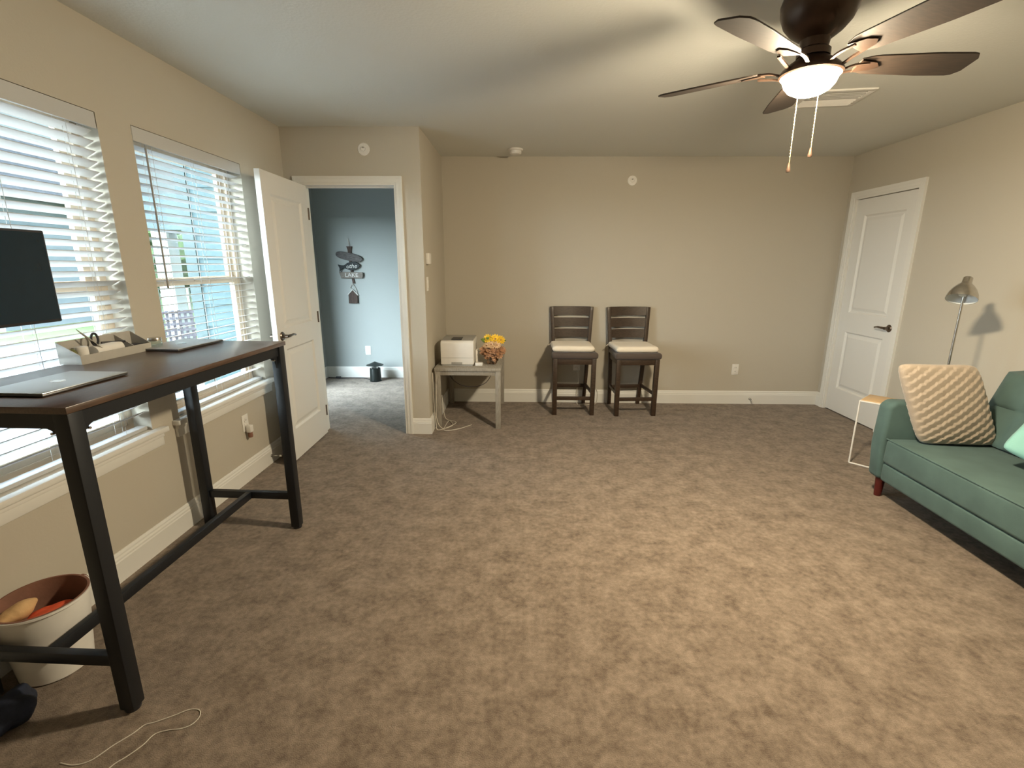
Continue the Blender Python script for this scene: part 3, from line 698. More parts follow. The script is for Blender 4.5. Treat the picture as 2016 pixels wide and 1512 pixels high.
# ------------------------------------------------------------------ printer table
TZ = 0.555
tb = thing('side_table', (-0.475, 4.58, 0), 'grey washed wooden side table in the corner holding the printer', 'table')
tx0, tx1, ty0, ty1 = -0.285, 0.300, -0.462, 0.405
MB().box(tx0, tx1, ty0, ty1, TZ - 0.030, TZ).build('table_top', 'greywood', tb, bevel=0.004)
for x in (tx0 + 0.004, tx1 - 0.050):
    for y in (ty0 + 0.006, ty1 - 0.052): MB().box(x, x + 0.046, y, y + 0.046, 0, TZ - 0.030).build('leg', 'greywood', tb, bevel=0.002)
for (x0, x1, y0, y1) in ((tx0 + 0.05, tx1 - 0.05, ty0 + 0.014, ty0 + 0.030), (tx0 + 0.05, tx1 - 0.05, ty1 - 0.036, ty1 - 0.02), (tx0 + 0.012, tx0 + 0.028, ty0 + 0.052, ty1 - 0.052), (tx1 - 0.028, tx1 - 0.012, ty0 + 0.052, ty1 - 0.052)):
    MB().box(x0, x1, y0, y1, TZ - 0.068, TZ - 0.030).build('apron', 'greywood', tb, bevel=0.001)
pr = thing('printer', (-0.568, 4.37, TZ), 'white laser printer on the grey corner table', 'printer')
pw = 0.146
pb = MB().prism([(-0.155, 0.012), (0.175, 0.012), (0.175, 0.222), (-0.135, 0.222), (-0.155, 0.205)], lambda u, v, t: Vector((t, u, v)), -pw, pw)
pb.build('body', 'plastic', pr, bevel=0.006)
MB().prism([(-0.115, 0.2225), (0.168, 0.2225), (0.168, 0.232), (0.02, 0.232), (-0.10, 0.226)], lambda u, v, t: Vector((t, u, v)), -pw + 0.006, pw - 0.006).build('top_cover', 'greyplast', pr, bevel=0.002)
o = MB().box(-0.055, 0.035, -0.105, 0.03, 0.2262, 0.2335).build('output_slot', 'darkplast', pr); o['label'] = 'dark output slot'
MB().box(-0.052, 0.044, -0.1585, -0.155, 0.016, 0.034).build('tray_grip', 'greyplast', pr, bevel=0.001)
MB().box(-pw + 0.01, pw - 0.01, -0.150, 0.17, 0.0, 0.012).build('feet', 'greyplast', pr)
MB().box(-pw + 0.004, pw - 0.004, -0.1572, -0.1555, 0.072, 0.0735).build('tray_seam', 'greyplast', pr)
# flowers
fl = thing('flower_arrangement', (-0.265, 4.335, TZ), 'yellow and rust artificial flower arrangement beside the printer', 'flowers')
MB().lathe([(0, 0.0), (0.038, 0.0), (0.046, 0.02), (0.052, 0.07), (0.046, 0.075), (0, 0.07)], 20).build('pot', 'brownstem', fl)
rnd = random.Random(4)
def flower(c, r, m_, nm, n=12, up=(0, -0.6, 0.8)):
    q = Vector(up).to_track_quat('Z', 'Y').to_matrix().to_4x4(); m = MB()
    for ly, (rr, tilt, k0) in enumerate(((1.0, 18, 0), (0.7, 42, 0.5))):
        for k in range(n):
            mt = Matrix.Translation(c) @ q @ Matrix.Rotation(2 * math.pi * (k + k0) / n, 4, 'Z') @ Matrix.Rotation(R(-tilt + rnd.uniform(-8, 8)), 4, 'Y')
            L_ = r * rr; w = r * 0.26
            pts = [(0, 0, 0), (L_ * .45, -w, 0.002), (L_, -w * .3, 0), (L_, w * .3, 0), (L_ * .45, w, 0.002)]
            v = [m.bm.verts.new(mt @ Vector(p)) for p in pts]; v2 = [m.bm.verts.new(mt @ (Vector(p) + Vector((0, 0, -0.0012)))) for p in pts]
            m.bm.faces.new(v); m.bm.faces.new(v2[::-1])
            for i in range(5): m.bm.faces.new([v[i], v2[i], v2[(i + 1) % 5], v[(i + 1) % 5]])
    o = m.build(nm, m_, fl, smooth=False)
    MB().sphere(Vector(c) + (q @ Vector((0, 0, 0.006))), r * 0.22, 10).build('flower_centre', 'rust', o)
    return o
for (dx, dz, r, mm, dy) in ((-0.035, 0.228, 0.045, 'yellow', -0.01), (0.03, 0.225, 0.05, 'yellow', -0.02), (0.075, 0.215, 0.045, 'yellow', 0.0), (-0.005, 0.180, 0.045, 'peach', -0.045), (0.045, 0.175, 0.04, 'peach', -0.05), (-0.045, 0.170, 0.036, 'peach', -0.03),
                            (-0.06, 0.135, 0.045, 'rust', -0.03), (0.02, 0.13, 0.05, 'rust', -0.06), (0.085, 0.125, 0.045, 'rust', -0.03), (-0.02, 0.10, 0.045, 'rust', -0.06), (0.06, 0.09, 0.045, 'rust', -0.055)):
    flower((dx, dy, dz), r, mm, mm + '_flower', up=(dx * 5, -0.8, 0.5))
def leaf(c, d, L_, w, m_):
    d = Vector(d).normalized(); s_ = d.cross(Vector((0, -1, 0.3))).normalized(); m = MB(); n = d.cross(s_)
    c = Vector(c); prof = [(0, .08), (.25, .75), (.5, 1), (.75, .7), (1, .05)]
    L = [m.bm.verts.new(c + d * L_ * t + s_ * w * q + n * 0.012 * math.sin(t * 3)) for t, q in prof]; Rr = [m.bm.verts.new(c + d * L_ * t - s_ * w * q + n * 0.012 * math.sin(t * 3)) for t, q in prof]
    C = [m.bm.verts.new(c + d * L_ * t - n * 0.004 + n * 0.012 * math.sin(t * 3)) for t, q in prof]
    for i in range(4): m.bm.faces.new([L[i], L[i + 1], C[i + 1], C[i]]); m.bm.faces.new([C[i], C[i + 1], Rr[i + 1], Rr[i]])
    return m.build('leaf', m_, fl)
for k in range(8): leaf((rnd.uniform(-.03, .05), rnd.uniform(-.04, .02), rnd.uniform(.18, .21)), (rnd.choice((-1, 1)) * rnd.uniform(.5, 1), rnd.uniform(-.5, .3), rnd.uniform(.1, .6)), 0.085, 0.018, 'green')
for k in range(16):
    a = rnd.uniform(-1, 1); leaf((a * 0.05, -0.03 + rnd.uniform(-.02, .03), rnd.uniform(.08, .15)), (a * 1.2, rnd.uniform(-.7, .1), rnd.uniform(-.35, .25)), rnd.uniform(.06, .085), 0.02, 'rust')
for k in range(8): leaf((rnd.uniform(-.03, .04), -0.035, rnd.uniform(.05, .09)), (rnd.uniform(-.6, .6), -0.5, rnd.uniform(-.9, -.3)), 0.06, 0.018, 'brownstem')
sm = MB()
for k in range(9): sm.tube([(rnd.uniform(-.02, .02), rnd.uniform(-.015, .015), 0.06), (rnd.uniform(-.03, .06), rnd.uniform(-.04, .01), rnd.uniform(.12, .2))], 0.0025, 6)
sm.build('stems', 'brownstem', fl)
tag(MB().box(-0.415, -0.395, 4.31, 4.42, TZ + 0.001, TZ + 0.125).build('paper_box', 'paper', bevel=0.002), 'slim white box standing between the printer and the flowers', 'box')
tag(MB().box(-0.412, -0.345, 4.225, 4.275, TZ + 0.0005, TZ + 0.026).build('white_adapter', 'plastic', bevel=0.004), 'small white adapter lying at the foot of the flowers', 'adapter')
tag(MB().tube(smooth_path([(-0.70, 4.62, 0.515), (-0.66, 4.40, 0.42), (-0.55, 4.25, 0.375), (-0.42, 4.22, 0.365), (-0.32, 4.22, 0.40), (-0.262, 4.22, 0.482)], 8), 0.0028, 6).build('printer_cable', 'darkcord'), 'dark cable sagging under the grey side table', 'cable')
tag(MB().tube(smooth_path([(-0.768, 4.085, 0.52), (-0.765, 4.08, 0.40), (-0.765, 4.09, 0.22), (-0.764, 4.10, 0.16), (-0.752, 4.09, 0.05), (-0.735, 4.07, 0.004), (-0.66, 4.14, 0.004), (-0.60, 4.28, 0.004), (-0.67, 4.33, 0.004), (-0.685, 4.22, 0.004), (-0.675, 4.06, 0.004), (-0.56, 4.10, 0.004), (-0.45, 4.22, 0.004)], 8), 0.0034, 6).build('white_power_cord', 'cord'), 'white cord hanging in the corner beside the side table', 'cord')
tag(MB().tube(smooth_path([(-0.745, 4.118, 0.50), (-0.747, 4.113, 0.30), (-0.749, 4.105, 0.10), (-0.70, 4.10, 0.010), (-0.62, 4.18, 0.010), (-0.655, 4.30, 0.010), (-0.72, 4.38, 0.03), (-0.755, 4.45, 0.22)], 8), 0.003, 6).build('white_data_cord', 'cord'), 'second white cord looping on the carpet under the side table', 'cord')
tag(MB().tube(smooth_path([(0.590, YF - 0.012, 0.385), (0.60, 4.985, 0.37), (0.605, 4.985, 0.25), (0.59, 4.985, 0.12), (0.595, 4.945, 0.006), (0.64, 4.90, 0.006), (0.73, 4.91, 0.006), (0.80, 4.975, 0.006), (0.815, 5.0, 0.09), (0.80, 5.003, 0.16)], 8), 0.003, 6).build('charger_cord', 'cord'), 'thin white cord dropping from the outlet behind the left stool', 'cord')

# ------------------------------------------------------------------ next room: sign and lantern
sg = thing('hanging_wall_sign', (-2.118, HYF - 0.004, 1.30), 'weathered wooden lake sign with fish hanging on the blue wall', 'sign')
def Pxz(poly, y0, y1, name, m_, bev=0.0):
    return MB().prism(poly, lambda u, v, t: Vector((u, t, v)), y0, y1).build(name, m_, sg, bevel=bev, smooth=False)
Pxz([(-0.035, 0.345), (0.035, 0.345), (0.022, 0.30), (0.018, 0.20), (0.030, -0.06), (0.04, -0.10), (0.012, -0.10), (0.0, 0.0), (-0.018, 0.2), (-0.022, 0.3)], -0.012, 0, 'post', 'signbrown')
def rotpoly(p, a, c): ca, sa = math.cos(a), math.sin(a); return [(c[0] + x * ca - y * sa, c[1] + x * sa + y * ca) for x, y in p]
ov = []
for k in range(32):
    a = 2 * math.pi * k / 32; ov.append((0.165 * math.copysign(abs(math.cos(a)) ** 0.75, math.cos(a)), 0.047 * math.copysign(abs(math.sin(a)) ** 0.85, math.sin(a))))
Pxz(rotpoly(ov, R(-12), (-0.008, 0.222)), -0.028, -0.012, 'oval_board', 'signgrey', 0.003)
fish = [(-0.150, 0.038), (-0.115, 0.024), (-0.075, 0.020), (-0.03, 0.045), (0.03, 0.055), (0.08, 0.048), (0.115, 0.020), (0.122, 0.0), (0.105, -0.022), (0.06, -0.042), (0.0, -0.046), (-0.05, -0.026), (-0.085, -0.012), (-0.115, -0.026), (-0.142, -0.052), (-0.135, -0.008)]
fb = Pxz(rotpoly(fish, R(5), (0.0, 0.105)), -0.030, -0.014, 'fish_board', 'signblack', 0.002); fb['label'] = 'charcoal fish shaped board'
text_mesh('lettering', 'the', 0.075, 'lettering', fb, (0.035, -0.0305, 0.11), (R(90), 0, 0), 0.0012, 0.25)
MB().lathe([(0.010, 0.0), (0.016, 0.0), (0.016, 0.0014), (0.010, 0.0014)], 16, Matrix.Rotation(R(90), 4, 'X'), (-0.028, -0.0302, 0.10)).build('fish_gill_mark', 'lettering', fb)
lb = Pxz([(-0.145, 0.040), (0.148, 0.036), (0.152, 0.0), (0.140, -0.036), (-0.122, -0.038), (-0.128, -0.015)], -0.028, -0.012, 'name_board', 'signlight', 0.003)
text_mesh('lettering', 'LAKE', 0.066, 'lettering', lb, (0.01, -0.0288, 0.0), (R(90), 0, 0), 0.001, 0, 1.1)
hb = Pxz([(-0.052, -0.345), (0.062, -0.345), (0.064, -0.24), (0.006, -0.185), (-0.050, -0.235)], -0.020, -0.004, 'house_board', 'signbrown', 0.002); hb['label'] = 'brown house shaped board'
MB().beam([(-0.058, -0.012, -0.238), (0.006, -0.012, -0.176), (0.070, -0.012, -0.244)], 0.010, 0.018, (0, 1, 0)).build('roof_strip', 'lettering', hb)
MB().tube([(0.004, -0.010, -0.10), (-0.028, -0.010, -0.155), (0.006, -0.010, -0.175)], 0.004, 6).tube([(0.004, -0.010, -0.10), (0.045, -0.010, -0.16), (0.060, -0.012, -0.235)], 0.004, 6).build('hanging_string', 'rope', sg)
MB().tube([(-0.012, -0.006, 0.435), (-0.004, -0.006, 0.345)], 0.003, 6).tube([(-0.012, -0.006, 0.435), (0.01, -0.006, 0.345)], 0.003, 6).build('hanging_string', 'rope', sg)
ln = thing('lantern', (-1.838, 5.93, 0), 'small black lantern with peaked lid on the carpet in the next room', 'lantern')
MB().lathe([(0, 0), (0.074, 0), (0.076, 0.008), (0.070, 0.012), (0.066, 0.165), (0.060, 0.17), (0, 0.168)], 28).build('body', 'lantern', ln)
pm = MB()
for k in range(4):
    a = R(45 + 90 * k); pm.tube([(0.052 * math.cos(a), 0.052 * math.sin(a), 0.165), (0.052 * math.cos(a), 0.052 * math.sin(a), 0.208)], 0.006, 8)
o = pm.build('posts', 'plastic', ln); o['label'] = 'pale posts under the lid'
MB().lathe([(0, 0.250), (0.012, 0.246), (0.05, 0.228), (0.104, 0.208), (0.106, 0.203), (0.03, 0.206), (0, 0.206)], 28).build('lid', 'lantern', ln)
cb = thing('extension_cable', (0, 0, 0), 'black cable with plug lying along the baseboard in the next room', 'cable')
MB().tube(smooth_path([(-2.50, 6.08, 0.006), (-2.45, 6.06, 0.006), (-2.39, 6.045, 0.006), (-2.30, 6.035, 0.006), (-2.16, 6.06, 0.006), (-2.02, 6.05, 0.006), (-1.93, 5.97, 0.006)], 8), 0.005, 8).build('cable_line', 'darkcord', cb)
MB().tube([(-2.385, 6.035, 0.016), (-2.32, 6.03, 0.016)], [0.013, 0.016], 10).build('plug', 'darkplast', cb, bevel=0.003)

# ------------------------------------------------------------------ sofa
SO = (2.255, 2.97, 0); SA = R(-2)
sofa = thing('sofa', SO, 'sage green velvet sofa with tufted back along the right wall', 'sofa', SA)
SL = 1.80
def arm(y0, y1):
    poly = [(0.0, 0.125), (0.74, 0.125), (0.74, 0.60), (0.03, 0.632), (-0.012, 0.60), (-0.02, 0.35)]
    return MB().prism(poly, lambda u, v, t: Vector((u, t, v)), y0, y1).build('arm', 'sofa', sofa, bevel=0.032, seg=5)
arm(-0.105, 0.0); arm(-SL, -SL + 0.105)
ab = MB().prism([(0.005, 0.125), (0.74, 0.125), (0.74, 0.245), (0.005, 0.245)], lambda u, v, t: Vector((u, t, v)), -SL + 0.107, -0.107).build('base_frame', 'sofa', sofa, bevel=0.018, seg=4)
sc_ = MB().prism([(-0.004, 0.243), (0.60, 0.250), (0.60, 0.395), (0.0, 0.402)], lambda u, v, t: Vector((u, t, v)), -SL + 0.108, -0.108).build('seat_cushion', 'sofa', sofa, bevel=0.022, seg=4)
# piping around seat front and arm front
MB().tube([(0.004, -0.112, 0.398), (0.004, -SL + 0.112, 0.398)], 0.0045, 8).build('piping', 'sofa', sofa)
def backrest():
    m = MB(); nu, nv = 108, 36; yA, yB = -0.030, -SL + 0.030; g = {}
    for i in range(nu + 1):
        for k in range(nv + 1):
            u, v = i / nu, k / nv
            zz = 0.405 + 0.43 * v; xx = 0.545 + 0.15 * v
            cu = abs(math.sin(math.pi * u * 8)) ** 0.45; cv = abs(math.sin(math.pi * v * 2)) ** 0.45
            edge = min(u, 1 - u) * 8; ed = min(1, edge * 3) ** 0.5 if edge < 0.34 else 1
            tv = min(1, (1 - v) * 9) ** 0.5
            off = (0.030 * cu * cv + 0.02) * ed * tv
            g[i, k] = m.bm.verts.new((xx - off, yA + (yB - yA) * u, zz - 0.02 * (1 - tv)))
    for i in range(nu):
        for k in range(nv): m.bm.faces.new([g[i, k], g[i + 1, k], g[i + 1, k + 1], g[i, k + 1]])
    # back slab closing it
    def bk(i, k):
        u, v = i / nu, k / nv; return (0.665 + 0.135 * v - 0.01 * (v > 0.95), yA + (yB - yA) * u, 0.405 + 0.43 * v - (0.012 if k == nv else 0))
    b = {}
    ring = [(i, 0) for i in range(nu + 1)] + [(nu, k) for k in range(1, nv + 1)] + [(i, nv) for i in range(nu - 1, -1, -1)] + [(0, k) for k in range(nv - 1, 0, -1)]
    bv = [m.bm.verts.new(bk(*q)) for q in ring]
    for a in range(len(ring)):
        c = (a + 1) % len(ring); m.bm.faces.new([g[ring[a]], g[ring[c]], bv[c], bv[a]])
    m.bm.faces.new(bv)
    return m.build('backrest', 'sofa', sofa, angle=60)
backrest()
for (x, y) in ((0.045, -0.065), (0.69, -0.065), (0.045, -SL + 0.065), (0.69, -SL + 0.065)):
    lg = MB().lathe([(0, 0), (0.020, 0), (0.027, 0.125), (0, 0.125)], 20, None, (x, y, 0)).build('leg', 'redwood', sofa); lg['label'] = 'dark red tapered leg'

def pillow(name, loc, rot, w, h, d, m_, label, ribs=0, n=70, shear=0.0):
    t = MB(); g = {}
    for top in (0, 1):
        for i in range(n + 1):
            for k in range(n + 1):
                u, v = -1 + 2 * i / n, -1 + 2 * k / n
                e = max(0, (1 - u ** 2)) ** 0.5 * max(0, (1 - v ** 2)) ** 0.5
                cr = 1 - 0.085 * (abs(u) * abs(v)) ** 5; pin = cr * (1 - 0.035 * (1 - abs(v) ** 2) * abs(u) ** 3); pin2 = cr * (1 - 0.035 * (1 - abs(u) ** 2) * abs(v) ** 3)
                x, z = u * w / 2 * pin, v * h / 2 * pin2
                r = 0.0
                if ribs and e > 0:
                    ph = (u * 0.62 - v) * ribs + 0.07 * math.sin(u * 30 + v * 18)
                    r = 0.009 * (1 - (ph - math.floor(ph))) ** 0.8 * min(1, e * 3)
                y = (-1 if top else 1) * (d / 2 * e ** 0.8 + r)
                key = (i, k, 0 if i in (0, n) or k in (0, n) else top)
                if key not in g: g[key] = t.bm.verts.new((x + shear * z, y, z))
    G = lambda i, k, tp: g[(i, k, 0 if i in (0, n) or k in (0, n) else tp)]
    for tp in (0, 1):
        for i in range(n):
            for k in range(n): t.bm.faces.new([G(i, k, tp), G(i + 1, k, tp), G(i + 1, k + 1, tp), G(i, k + 1, tp)])
    o = t.build(name, m_, angle=70); o.location = loc; o.rotation_euler = rot; return tag(o, label, 'pillow')
pillow('throw_pillow', (2.505, 2.785, 0.640), (R(-5), R(0), R(-3)), 0.455, 0.49, 0.12, 'pillow', 'cream ribbed throw pillow leaning in the far corner of the sofa', 5.6, 80, -0.38)
pillow('throw_pillow', (2.760, 2.350, 0.562), (R(-46), R(20), R(-54)), 0.38, 0.38, 0.11, 'teal', 'aqua throw pillow against the sofa back, cut by the right edge', 0, 36)

# ------------------------------------------------------------------ white wire side table and lamp
wt = thing('wire_side_table', (2.455 + 0.15 * math.cos(R(-48)) - 0.115 * math.sin(R(-48)), 3.425 + 0.15 * math.sin(R(-48)) + 0.115 * math.cos(R(-48)), 0), 'small white wire side table with light wood top behind the sofa arm', 'table', R(-48))
fr = MB(); a_, b_ = 0.15, 0.115; tz = 0.482
fr.tube([(-a_, -b_, tz), (-a_, -b_, 0.006)], 0.006, 10).tube([(-a_, -b_, 0.006), (a_, -b_, 0.006)], 0.006, 10).tube([(a_, -b_, 0.006), (a_, -b_, tz)], 0.006, 10)
fr.tube([(a_, b_, tz), (a_, b_, 0.006)], 0.006, 10).tube([(a_, -b_, 0.006), (a_, b_, 0.006)], 0.006, 10)
for sy in (-1, 1): fr.tube([(-a_, sy * b_, tz), (a_, sy * b_, tz)], 0.006, 10)
for sx in (-1, 1): fr.tube([(sx * a_, -b_, tz), (sx * a_, b_, tz)], 0.006, 10)
fr.build('wire_frame', 'plastic', wt)
MB().box(-a_ + 0.004, a_ - 0.004, -b_ + 0.004, b_ - 0.004, tz - 0.004, tz + 0.012).build('table_top', 'lightwood', wt, bevel=0.003)
LX, LY = 2.735, 3.095
lp = thing('floor_lamp', (LX, LY, 0), 'silver floor lamp with a bell shaped metal shade behind the sofa', 'lamp')
MB().lathe([(0, 0.022), (0.02, 0.022), (0.095, 0.012), (0.10, 0.008), (0.10, 0.0), (0, 0.0)], 36).build('base', 'chrome', lp)
MB().tube([(0, 0, 0.02), (0, 0, 1.14), (-0.002, -0.002, 1.235)], 0.007, 12).build('pole', 'chrome', lp)
MB().tube(smooth_path([(-0.002, -0.002, 1.20), (-0.003, -0.004, 1.28), (-0.012, -0.012, 1.315)], 4), 0.006, 10).build('gooseneck', 'chrome', lp)
axis = Vector((0.36, 0.30, 0.89)).normalized()
q = axis.to_track_quat('Z', 'Y').to_matrix().to_4x4(); oc = Vector((-0.050, -0.045, 1.235))
shp = [(0.077, 0.0), (0.0765, 0.012), (0.072, 0.034), (0.060, 0.062), (0.042, 0.088), (0.029, 0.102), (0.0245, 0.112), (0.0235, 0.142), (0.020, 0.146), (0, 0.147)]
sh = MB().lathe(shp, 40, q, oc).build('lamp_shade', 'chrome', lp)
o = MB().lathe([(0.0757, 0.002), (0.075, 0.012), (0.0705, 0.033), (0.0585, 0.060), (0.040, 0.085), (0, 0.098)], 40, q, oc).build('shade_lining', 'shadein', sh); o['label'] = 'white shade lining'
MB().lathe([(0, 0.02), (0.018, 0.026), (0.025, 0.045), (0.016, 0.075), (0.014, 0.09)], 20, q, oc).build('bulb', 'shadein', sh)

# ------------------------------------------------------------------ white cord on carpet near the desk
floorcord([(-1.345, 1.09), (-1.30, 1.085), (-1.262, 1.10), (-1.235, 1.145), (-1.205, 1.185), (-1.19, 1.215), (-1.165, 1.225), (-1.12, 1.25), (-1.085, 1.272), (-1.052, 1.272), (-1.035, 1.25), (-1.04, 1.222), (-1.065, 1.205), (-1.10, 1.20), (-1.135, 1.185), (-1.145, 1.15), (-1.165, 1.115), (-1.185, 1.09), (-1.20, 1.05), (-1.23, 1.0)],
          0.0016, 'thin_string', 'thin pale string looping on the carpet at the near desk leg')

# ------------------------------------------------------------------ outdoors
struct(MB().box(-60, XL - T, -40, 80, -0.45, -0.32).build('ground', 'grass', smooth=False), 'green lawn ground')
struct(MB().box(-11.0, XL - T - 0.001, -6, 9.6, -0.319, -0.16).build('patio', 'concrete', smooth=False), 'pale concrete patio')
sd_ = MB()
for k in range(16):
    z = -0.15 + 0.18 * k
    sd_.prism([(0, z), (-0.014, z), (-0.002, z + 0.18), (0, z + 0.18)], lambda u, v, t: Vector((t, YD - 0.002 + u, v)), HXL - T, XL - T)
    sd_.prism([(0, z), (-0.014, z), (-0.002, z + 0.18), (0, z + 0.18)], lambda u, v, t: Vector((HXL - T - 0.002 + u, t, v)), YD, 4.49)
struct(sd_.build('wall_exterior', 'siding', smooth=False), 'teal lap siding of the house corner')
struct(MB().box(HXL - T - 0.02, HXL - T + 0.07, YD - 0.022, YD + 0.06, -0.15, 2.6).build('trim_5', 'fascia', smooth=False), 'dark corner board of the house')
pb_ = thing('porch_beam', (-4.0, 7.2, 0), 'dark teal porch beam on a pale post outside the second window', 'porch')
MB().box(-1.35, 1.7, -0.09, 0.09, 1.90, 2.38).build('beam', 'fascia', pb_, smooth=False)
MB().box(-1.28, -1.06, -0.11, 0.11, -0.16, 1.90).build('post', 'soffit', pb_, smooth=False)
MB().box(1.15, 1.35, -0.10, 0.10, -0.16, 1.90).build('post', 'siding', pb_, smooth=False)
fnc = thing('picket_fence', (0, 0, 0), 'pale picket fence along the lawn outside', 'fence')
pk = MB()
for k in range(35):
    x = -8.5 + k * 0.16; pk.box(x, x + 0.05, 9.98, 10.02, -0.32, 0.95)
pk.build('pickets', 'picket', fnc, smooth=False)
MB().box(-8.5, -2.9, 10.02, 10.06, 0.75, 0.83).build('rail', 'picket', fnc, smooth=False); MB().box(-8.5, -2.9, 10.02, 10.06, -0.05, 0.03).build('rail', 'picket', fnc, smooth=False)
def tree(loc, r, h, label, seed):
    t = thing('tree', loc, label, 'tree', 0, 'trees beyond the fence')
    m = MB(); rn = random.Random(seed)
    for k in range(14):
        a, q = rn.uniform(0, 6.28), rn.uniform(0, 0.75) * r; m.sphere((q * math.cos(a), q * math.sin(a), h * rn.uniform(0.35, 0.85)), r * rn.uniform(0.35, 0.6), 12, (1, 1, 0.85))
    for v in m.bm.verts: v.co += Vector((rn.uniform(-1, 1), rn.uniform(-1, 1), rn.uniform(-1, 1))) * 0.12
    m.build('crown', 'hedge', t, smooth=False)
    MB().tube([(0, 0, 0), (0.1, 0, h * 0.5)], [0.2, 0.12], 8).build('trunk', 'brownstem', t)
for i, (x, y, r, h) in enumerate(((-22, 30, 2.2, 2.6), (-27, 34, 2.4, 2.4), (-33, 36, 2.5, 2.8), (-18, 34, 2.0, 2.2), (-40, 34, 3, 3.2), (-19, 26, 2.6, 4.2), (-14.5, 22, 1.8, 3.0))):
    tree((x, y, -0.32), r, h, 'leafy green tree beyond the fence, seen through the blinds', 20 + i)
nh = thing('neighbour_house', (-19.6, 12.5, -0.32), 'pale sided neighbouring house seen through the left window blinds', 'house')
hw = MB()
for k in range(19): hw.prism([(0, 0.18 * k), (-0.03, 0.18 * k), (-0.004, 0.18 * k + 0.18), (0, 0.18 * k + 0.18)], lambda u, v, t: Vector((t, u, v)), -6.0, 6.0)
hw.box(-6.0, 6.0, 0, 5.0, 0, 3.42); hw.build('siding_wall', 'paleside', nh, smooth=False)
MB().prism([(-6.5, 3.42), (6.5, 3.42), (5.6, 5.2), (-5.6, 5.2)], lambda u, v, t: Vector((u, t, v)), -0.5, 5.5).build('roof', 'shingle', nh, smooth=False)
ww = MB().box(-1.0, 0.4, -0.06, 0.0, 0.9, 2.4).build('house_window', 'picket', nh, smooth=False)
MB().box(-0.9, 0.3, -0.07, -0.061, 1.0, 2.3).build('pane', 'screen', ww, smooth=False)
ch = thing('patio_chair', (-3.9, 5.6, -0.16), 'grey wicker patio chair outside the second window', 'chair', R(40))
for sx in (-1, 1):
    for sy in (-1, 1): MB().box(sx * 0.29 - 0.03, sx * 0.29 + 0.03, sy * 0.28 - 0.03, sy * 0.28 + 0.03, 0, 0.40).build('leg', 'wicker', ch)
    MB().box(sx * 0.30 - 0.04, sx * 0.30 + 0.04, -0.32, 0.32, 0.41, 0.66).build('arm', 'wicker', ch, bevel=0.01)
MB().box(-0.25, 0.25, -0.32, 0.30, 0.36, 0.46).build('seat', 'wicker', ch, bevel=0.02)
bk = MB()
for k in range(9): bk.box(-0.25 + k * 0.06, -0.22 + k * 0.06, 0.27, 0.31, 0.46, 1.05)
for k in range(8): bk.box(-0.27, 0.27, 0.262, 0.27, 0.52 + k * 0.07, 0.55 + k * 0.07)
bk.build('backrest', 'wicker', ch, smooth=False)
bt = thing('patio_table', (-3.1, 1.75, -0.16), 'low teak slatted table on the patio outside the left window', 'table', R(12))
tp = MB()
for k in range(9): tp.box(-0.45 + k * 0.10, -0.45 + k * 0.10 + 0.085, -0.5, 0.5, 0.40, 0.43)
tp.build('table_top', 'deckwood', bt, smooth=False)
for sx in (-1, 1):
    for sy in (-1, 1): MB().box(sx * 0.38 - 0.03, sx * 0.38 + 0.03, sy * 0.42 - 0.03, sy * 0.42 + 0.03, 0, 0.40).build('leg', 'deckwood', bt)

# ------------------------------------------------------------------ light
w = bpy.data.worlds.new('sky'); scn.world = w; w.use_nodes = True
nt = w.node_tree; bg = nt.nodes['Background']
tc = nt.nodes.new('ShaderNodeTexCoord'); sx = nt.nodes.new('ShaderNodeSeparateXYZ'); rp = nt.nodes.new('ShaderNodeValToRGB')
nt.links.new(tc.outputs['Generated'], sx.inputs[0]); nt.links.new(sx.outputs['Z'], rp.inputs['Fac'])
rp.color_ramp.elements[0].position = 0.0; rp.color_ramp.elements[0].color = (0.052, 0.072, 0.078, 1)
rp.color_ramp.elements[1].position = 0.62; rp.color_ramp.elements[1].color = (0.56, 0.80, 1.0, 1)
e_ = rp.color_ramp.elements.new(0.20); e_.color = (0.058, 0.078, 0.083, 1)
dt = nt.nodes.new('ShaderNodeVectorMath'); dt.operation = 'DOT_PRODUCT'; dt.inputs[1].default_value = (-0.77, -0.63, 0.07)  # added sky glow, outside the camera view, to brighten far and right walls
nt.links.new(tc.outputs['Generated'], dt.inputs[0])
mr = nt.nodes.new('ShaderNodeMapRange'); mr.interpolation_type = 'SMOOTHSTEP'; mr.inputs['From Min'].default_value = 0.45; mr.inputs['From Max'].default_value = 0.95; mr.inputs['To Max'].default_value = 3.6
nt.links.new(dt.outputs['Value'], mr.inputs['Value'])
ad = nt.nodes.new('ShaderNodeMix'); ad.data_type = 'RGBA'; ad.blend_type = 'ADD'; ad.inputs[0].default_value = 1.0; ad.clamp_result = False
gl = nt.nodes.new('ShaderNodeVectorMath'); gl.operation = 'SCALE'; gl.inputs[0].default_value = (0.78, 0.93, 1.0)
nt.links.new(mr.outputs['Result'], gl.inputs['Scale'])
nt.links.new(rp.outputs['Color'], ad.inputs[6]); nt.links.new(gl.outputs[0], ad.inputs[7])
nt.links.new(ad.outputs[2], bg.inputs['Color']); bg.inputs['Strength'].default_value = 8.5
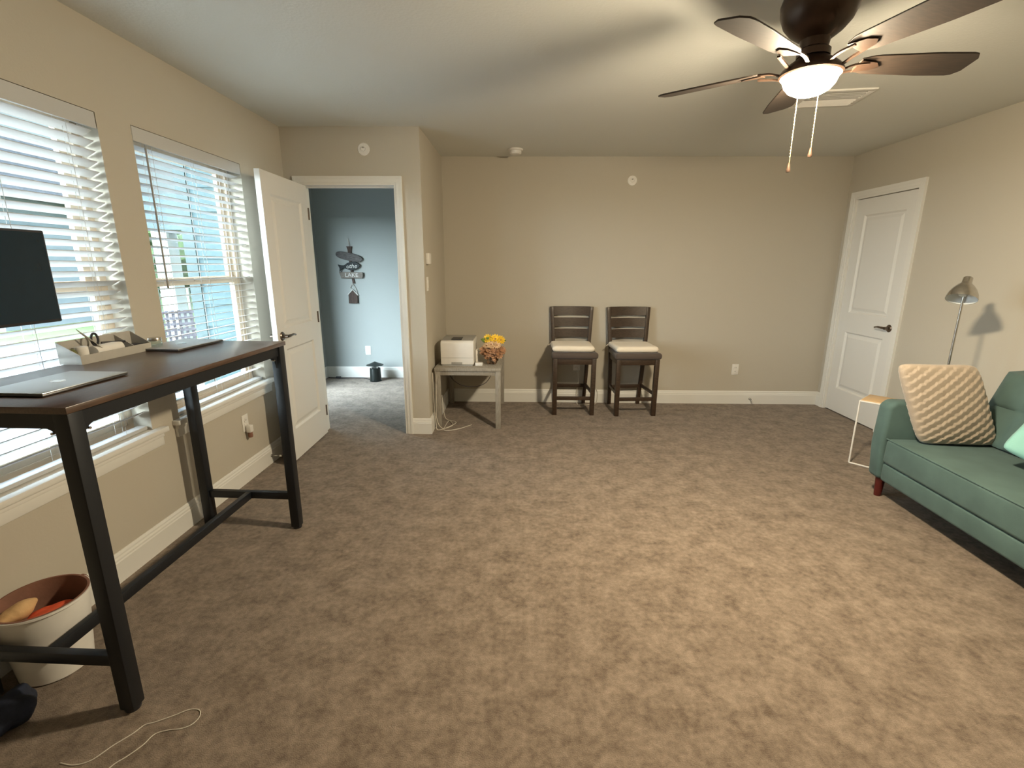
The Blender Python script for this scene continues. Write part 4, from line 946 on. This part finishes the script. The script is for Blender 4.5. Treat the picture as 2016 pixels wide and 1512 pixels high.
def portal(name, loc, rot, sx_, sy_):
    l = bpy.data.lights.new(name, 'AREA'); l.shape = 'RECTANGLE'; l.size = sx_; l.size_y = sy_; l.cycles.is_portal = True
    o = bpy.data.objects.new(name, l); col.objects.link(o); o.location = loc; o.rotation_euler = rot
for k, (a, b) in enumerate((W1, W2)):
    portal('window_portal', (XL - 0.17, (a + b) / 2, (WZ0 + WZ1) / 2), (0, R(-90), 0), WZ1 - WZ0, b - a)
portal('window_portal', (HXL - T - 0.02, 5.0, 0.985), (0, R(-90), 0), 1.93, 0.9)
sun = bpy.data.lights.new('sun', 'SUN'); sun.energy = 3.0; sun.angle = R(0.6); sun.color = (1.0, 0.95, 0.85)
so = bpy.data.objects.new('sun', sun); col.objects.link(so); so.rotation_euler = Vector((0.62, 0.35, -0.8)).to_track_quat('-Z', 'Y').to_euler()
so.rotation_euler = Vector((-0.45, 0.35, -0.8)).to_track_quat('-Z', 'Y').to_euler()

# ------------------------------------------------------------------ camera
f_px, pitch, yaw, roll, ch_ = 953.07, 0.2408, -0.0192, -0.0035, 1.4286
cy, sy_ = math.cos(yaw), math.sin(yaw); cp, sp = math.cos(pitch), math.sin(pitch)
r_ = Vector((cy, -sy_, 0)); fw = Vector((sy_ * cp, cy * cp, -sp)); dn = fw.cross(r_)
if dn.z > 0: dn = -dn
r2 = r_ * math.cos(roll) + dn * math.sin(roll); d2 = -r_ * math.sin(roll) + dn * math.cos(roll)
cam = bpy.data.cameras.new('camera'); cam.sensor_fit = 'HORIZONTAL'; cam.sensor_width = 36; cam.lens = f_px / 2016 * 36; cam.clip_start = 0.05; cam.clip_end = 200
co = bpy.data.objects.new('camera', cam); col.objects.link(co)
mw = Matrix.Identity(4)
for i in range(3): mw[i][0] = r2[i]; mw[i][1] = -d2[i]; mw[i][2] = -fw[i]
mw[2][3] = ch_; co.matrix_world = mw
scn.camera = co
vs = scn.view_settings; scn.display_settings.display_device = 'sRGB'; vs.view_transform = 'Standard'; vs.look = 'None'; vs.gamma = 1; vs.use_curve_mapping = False; vs.exposure = 0.4
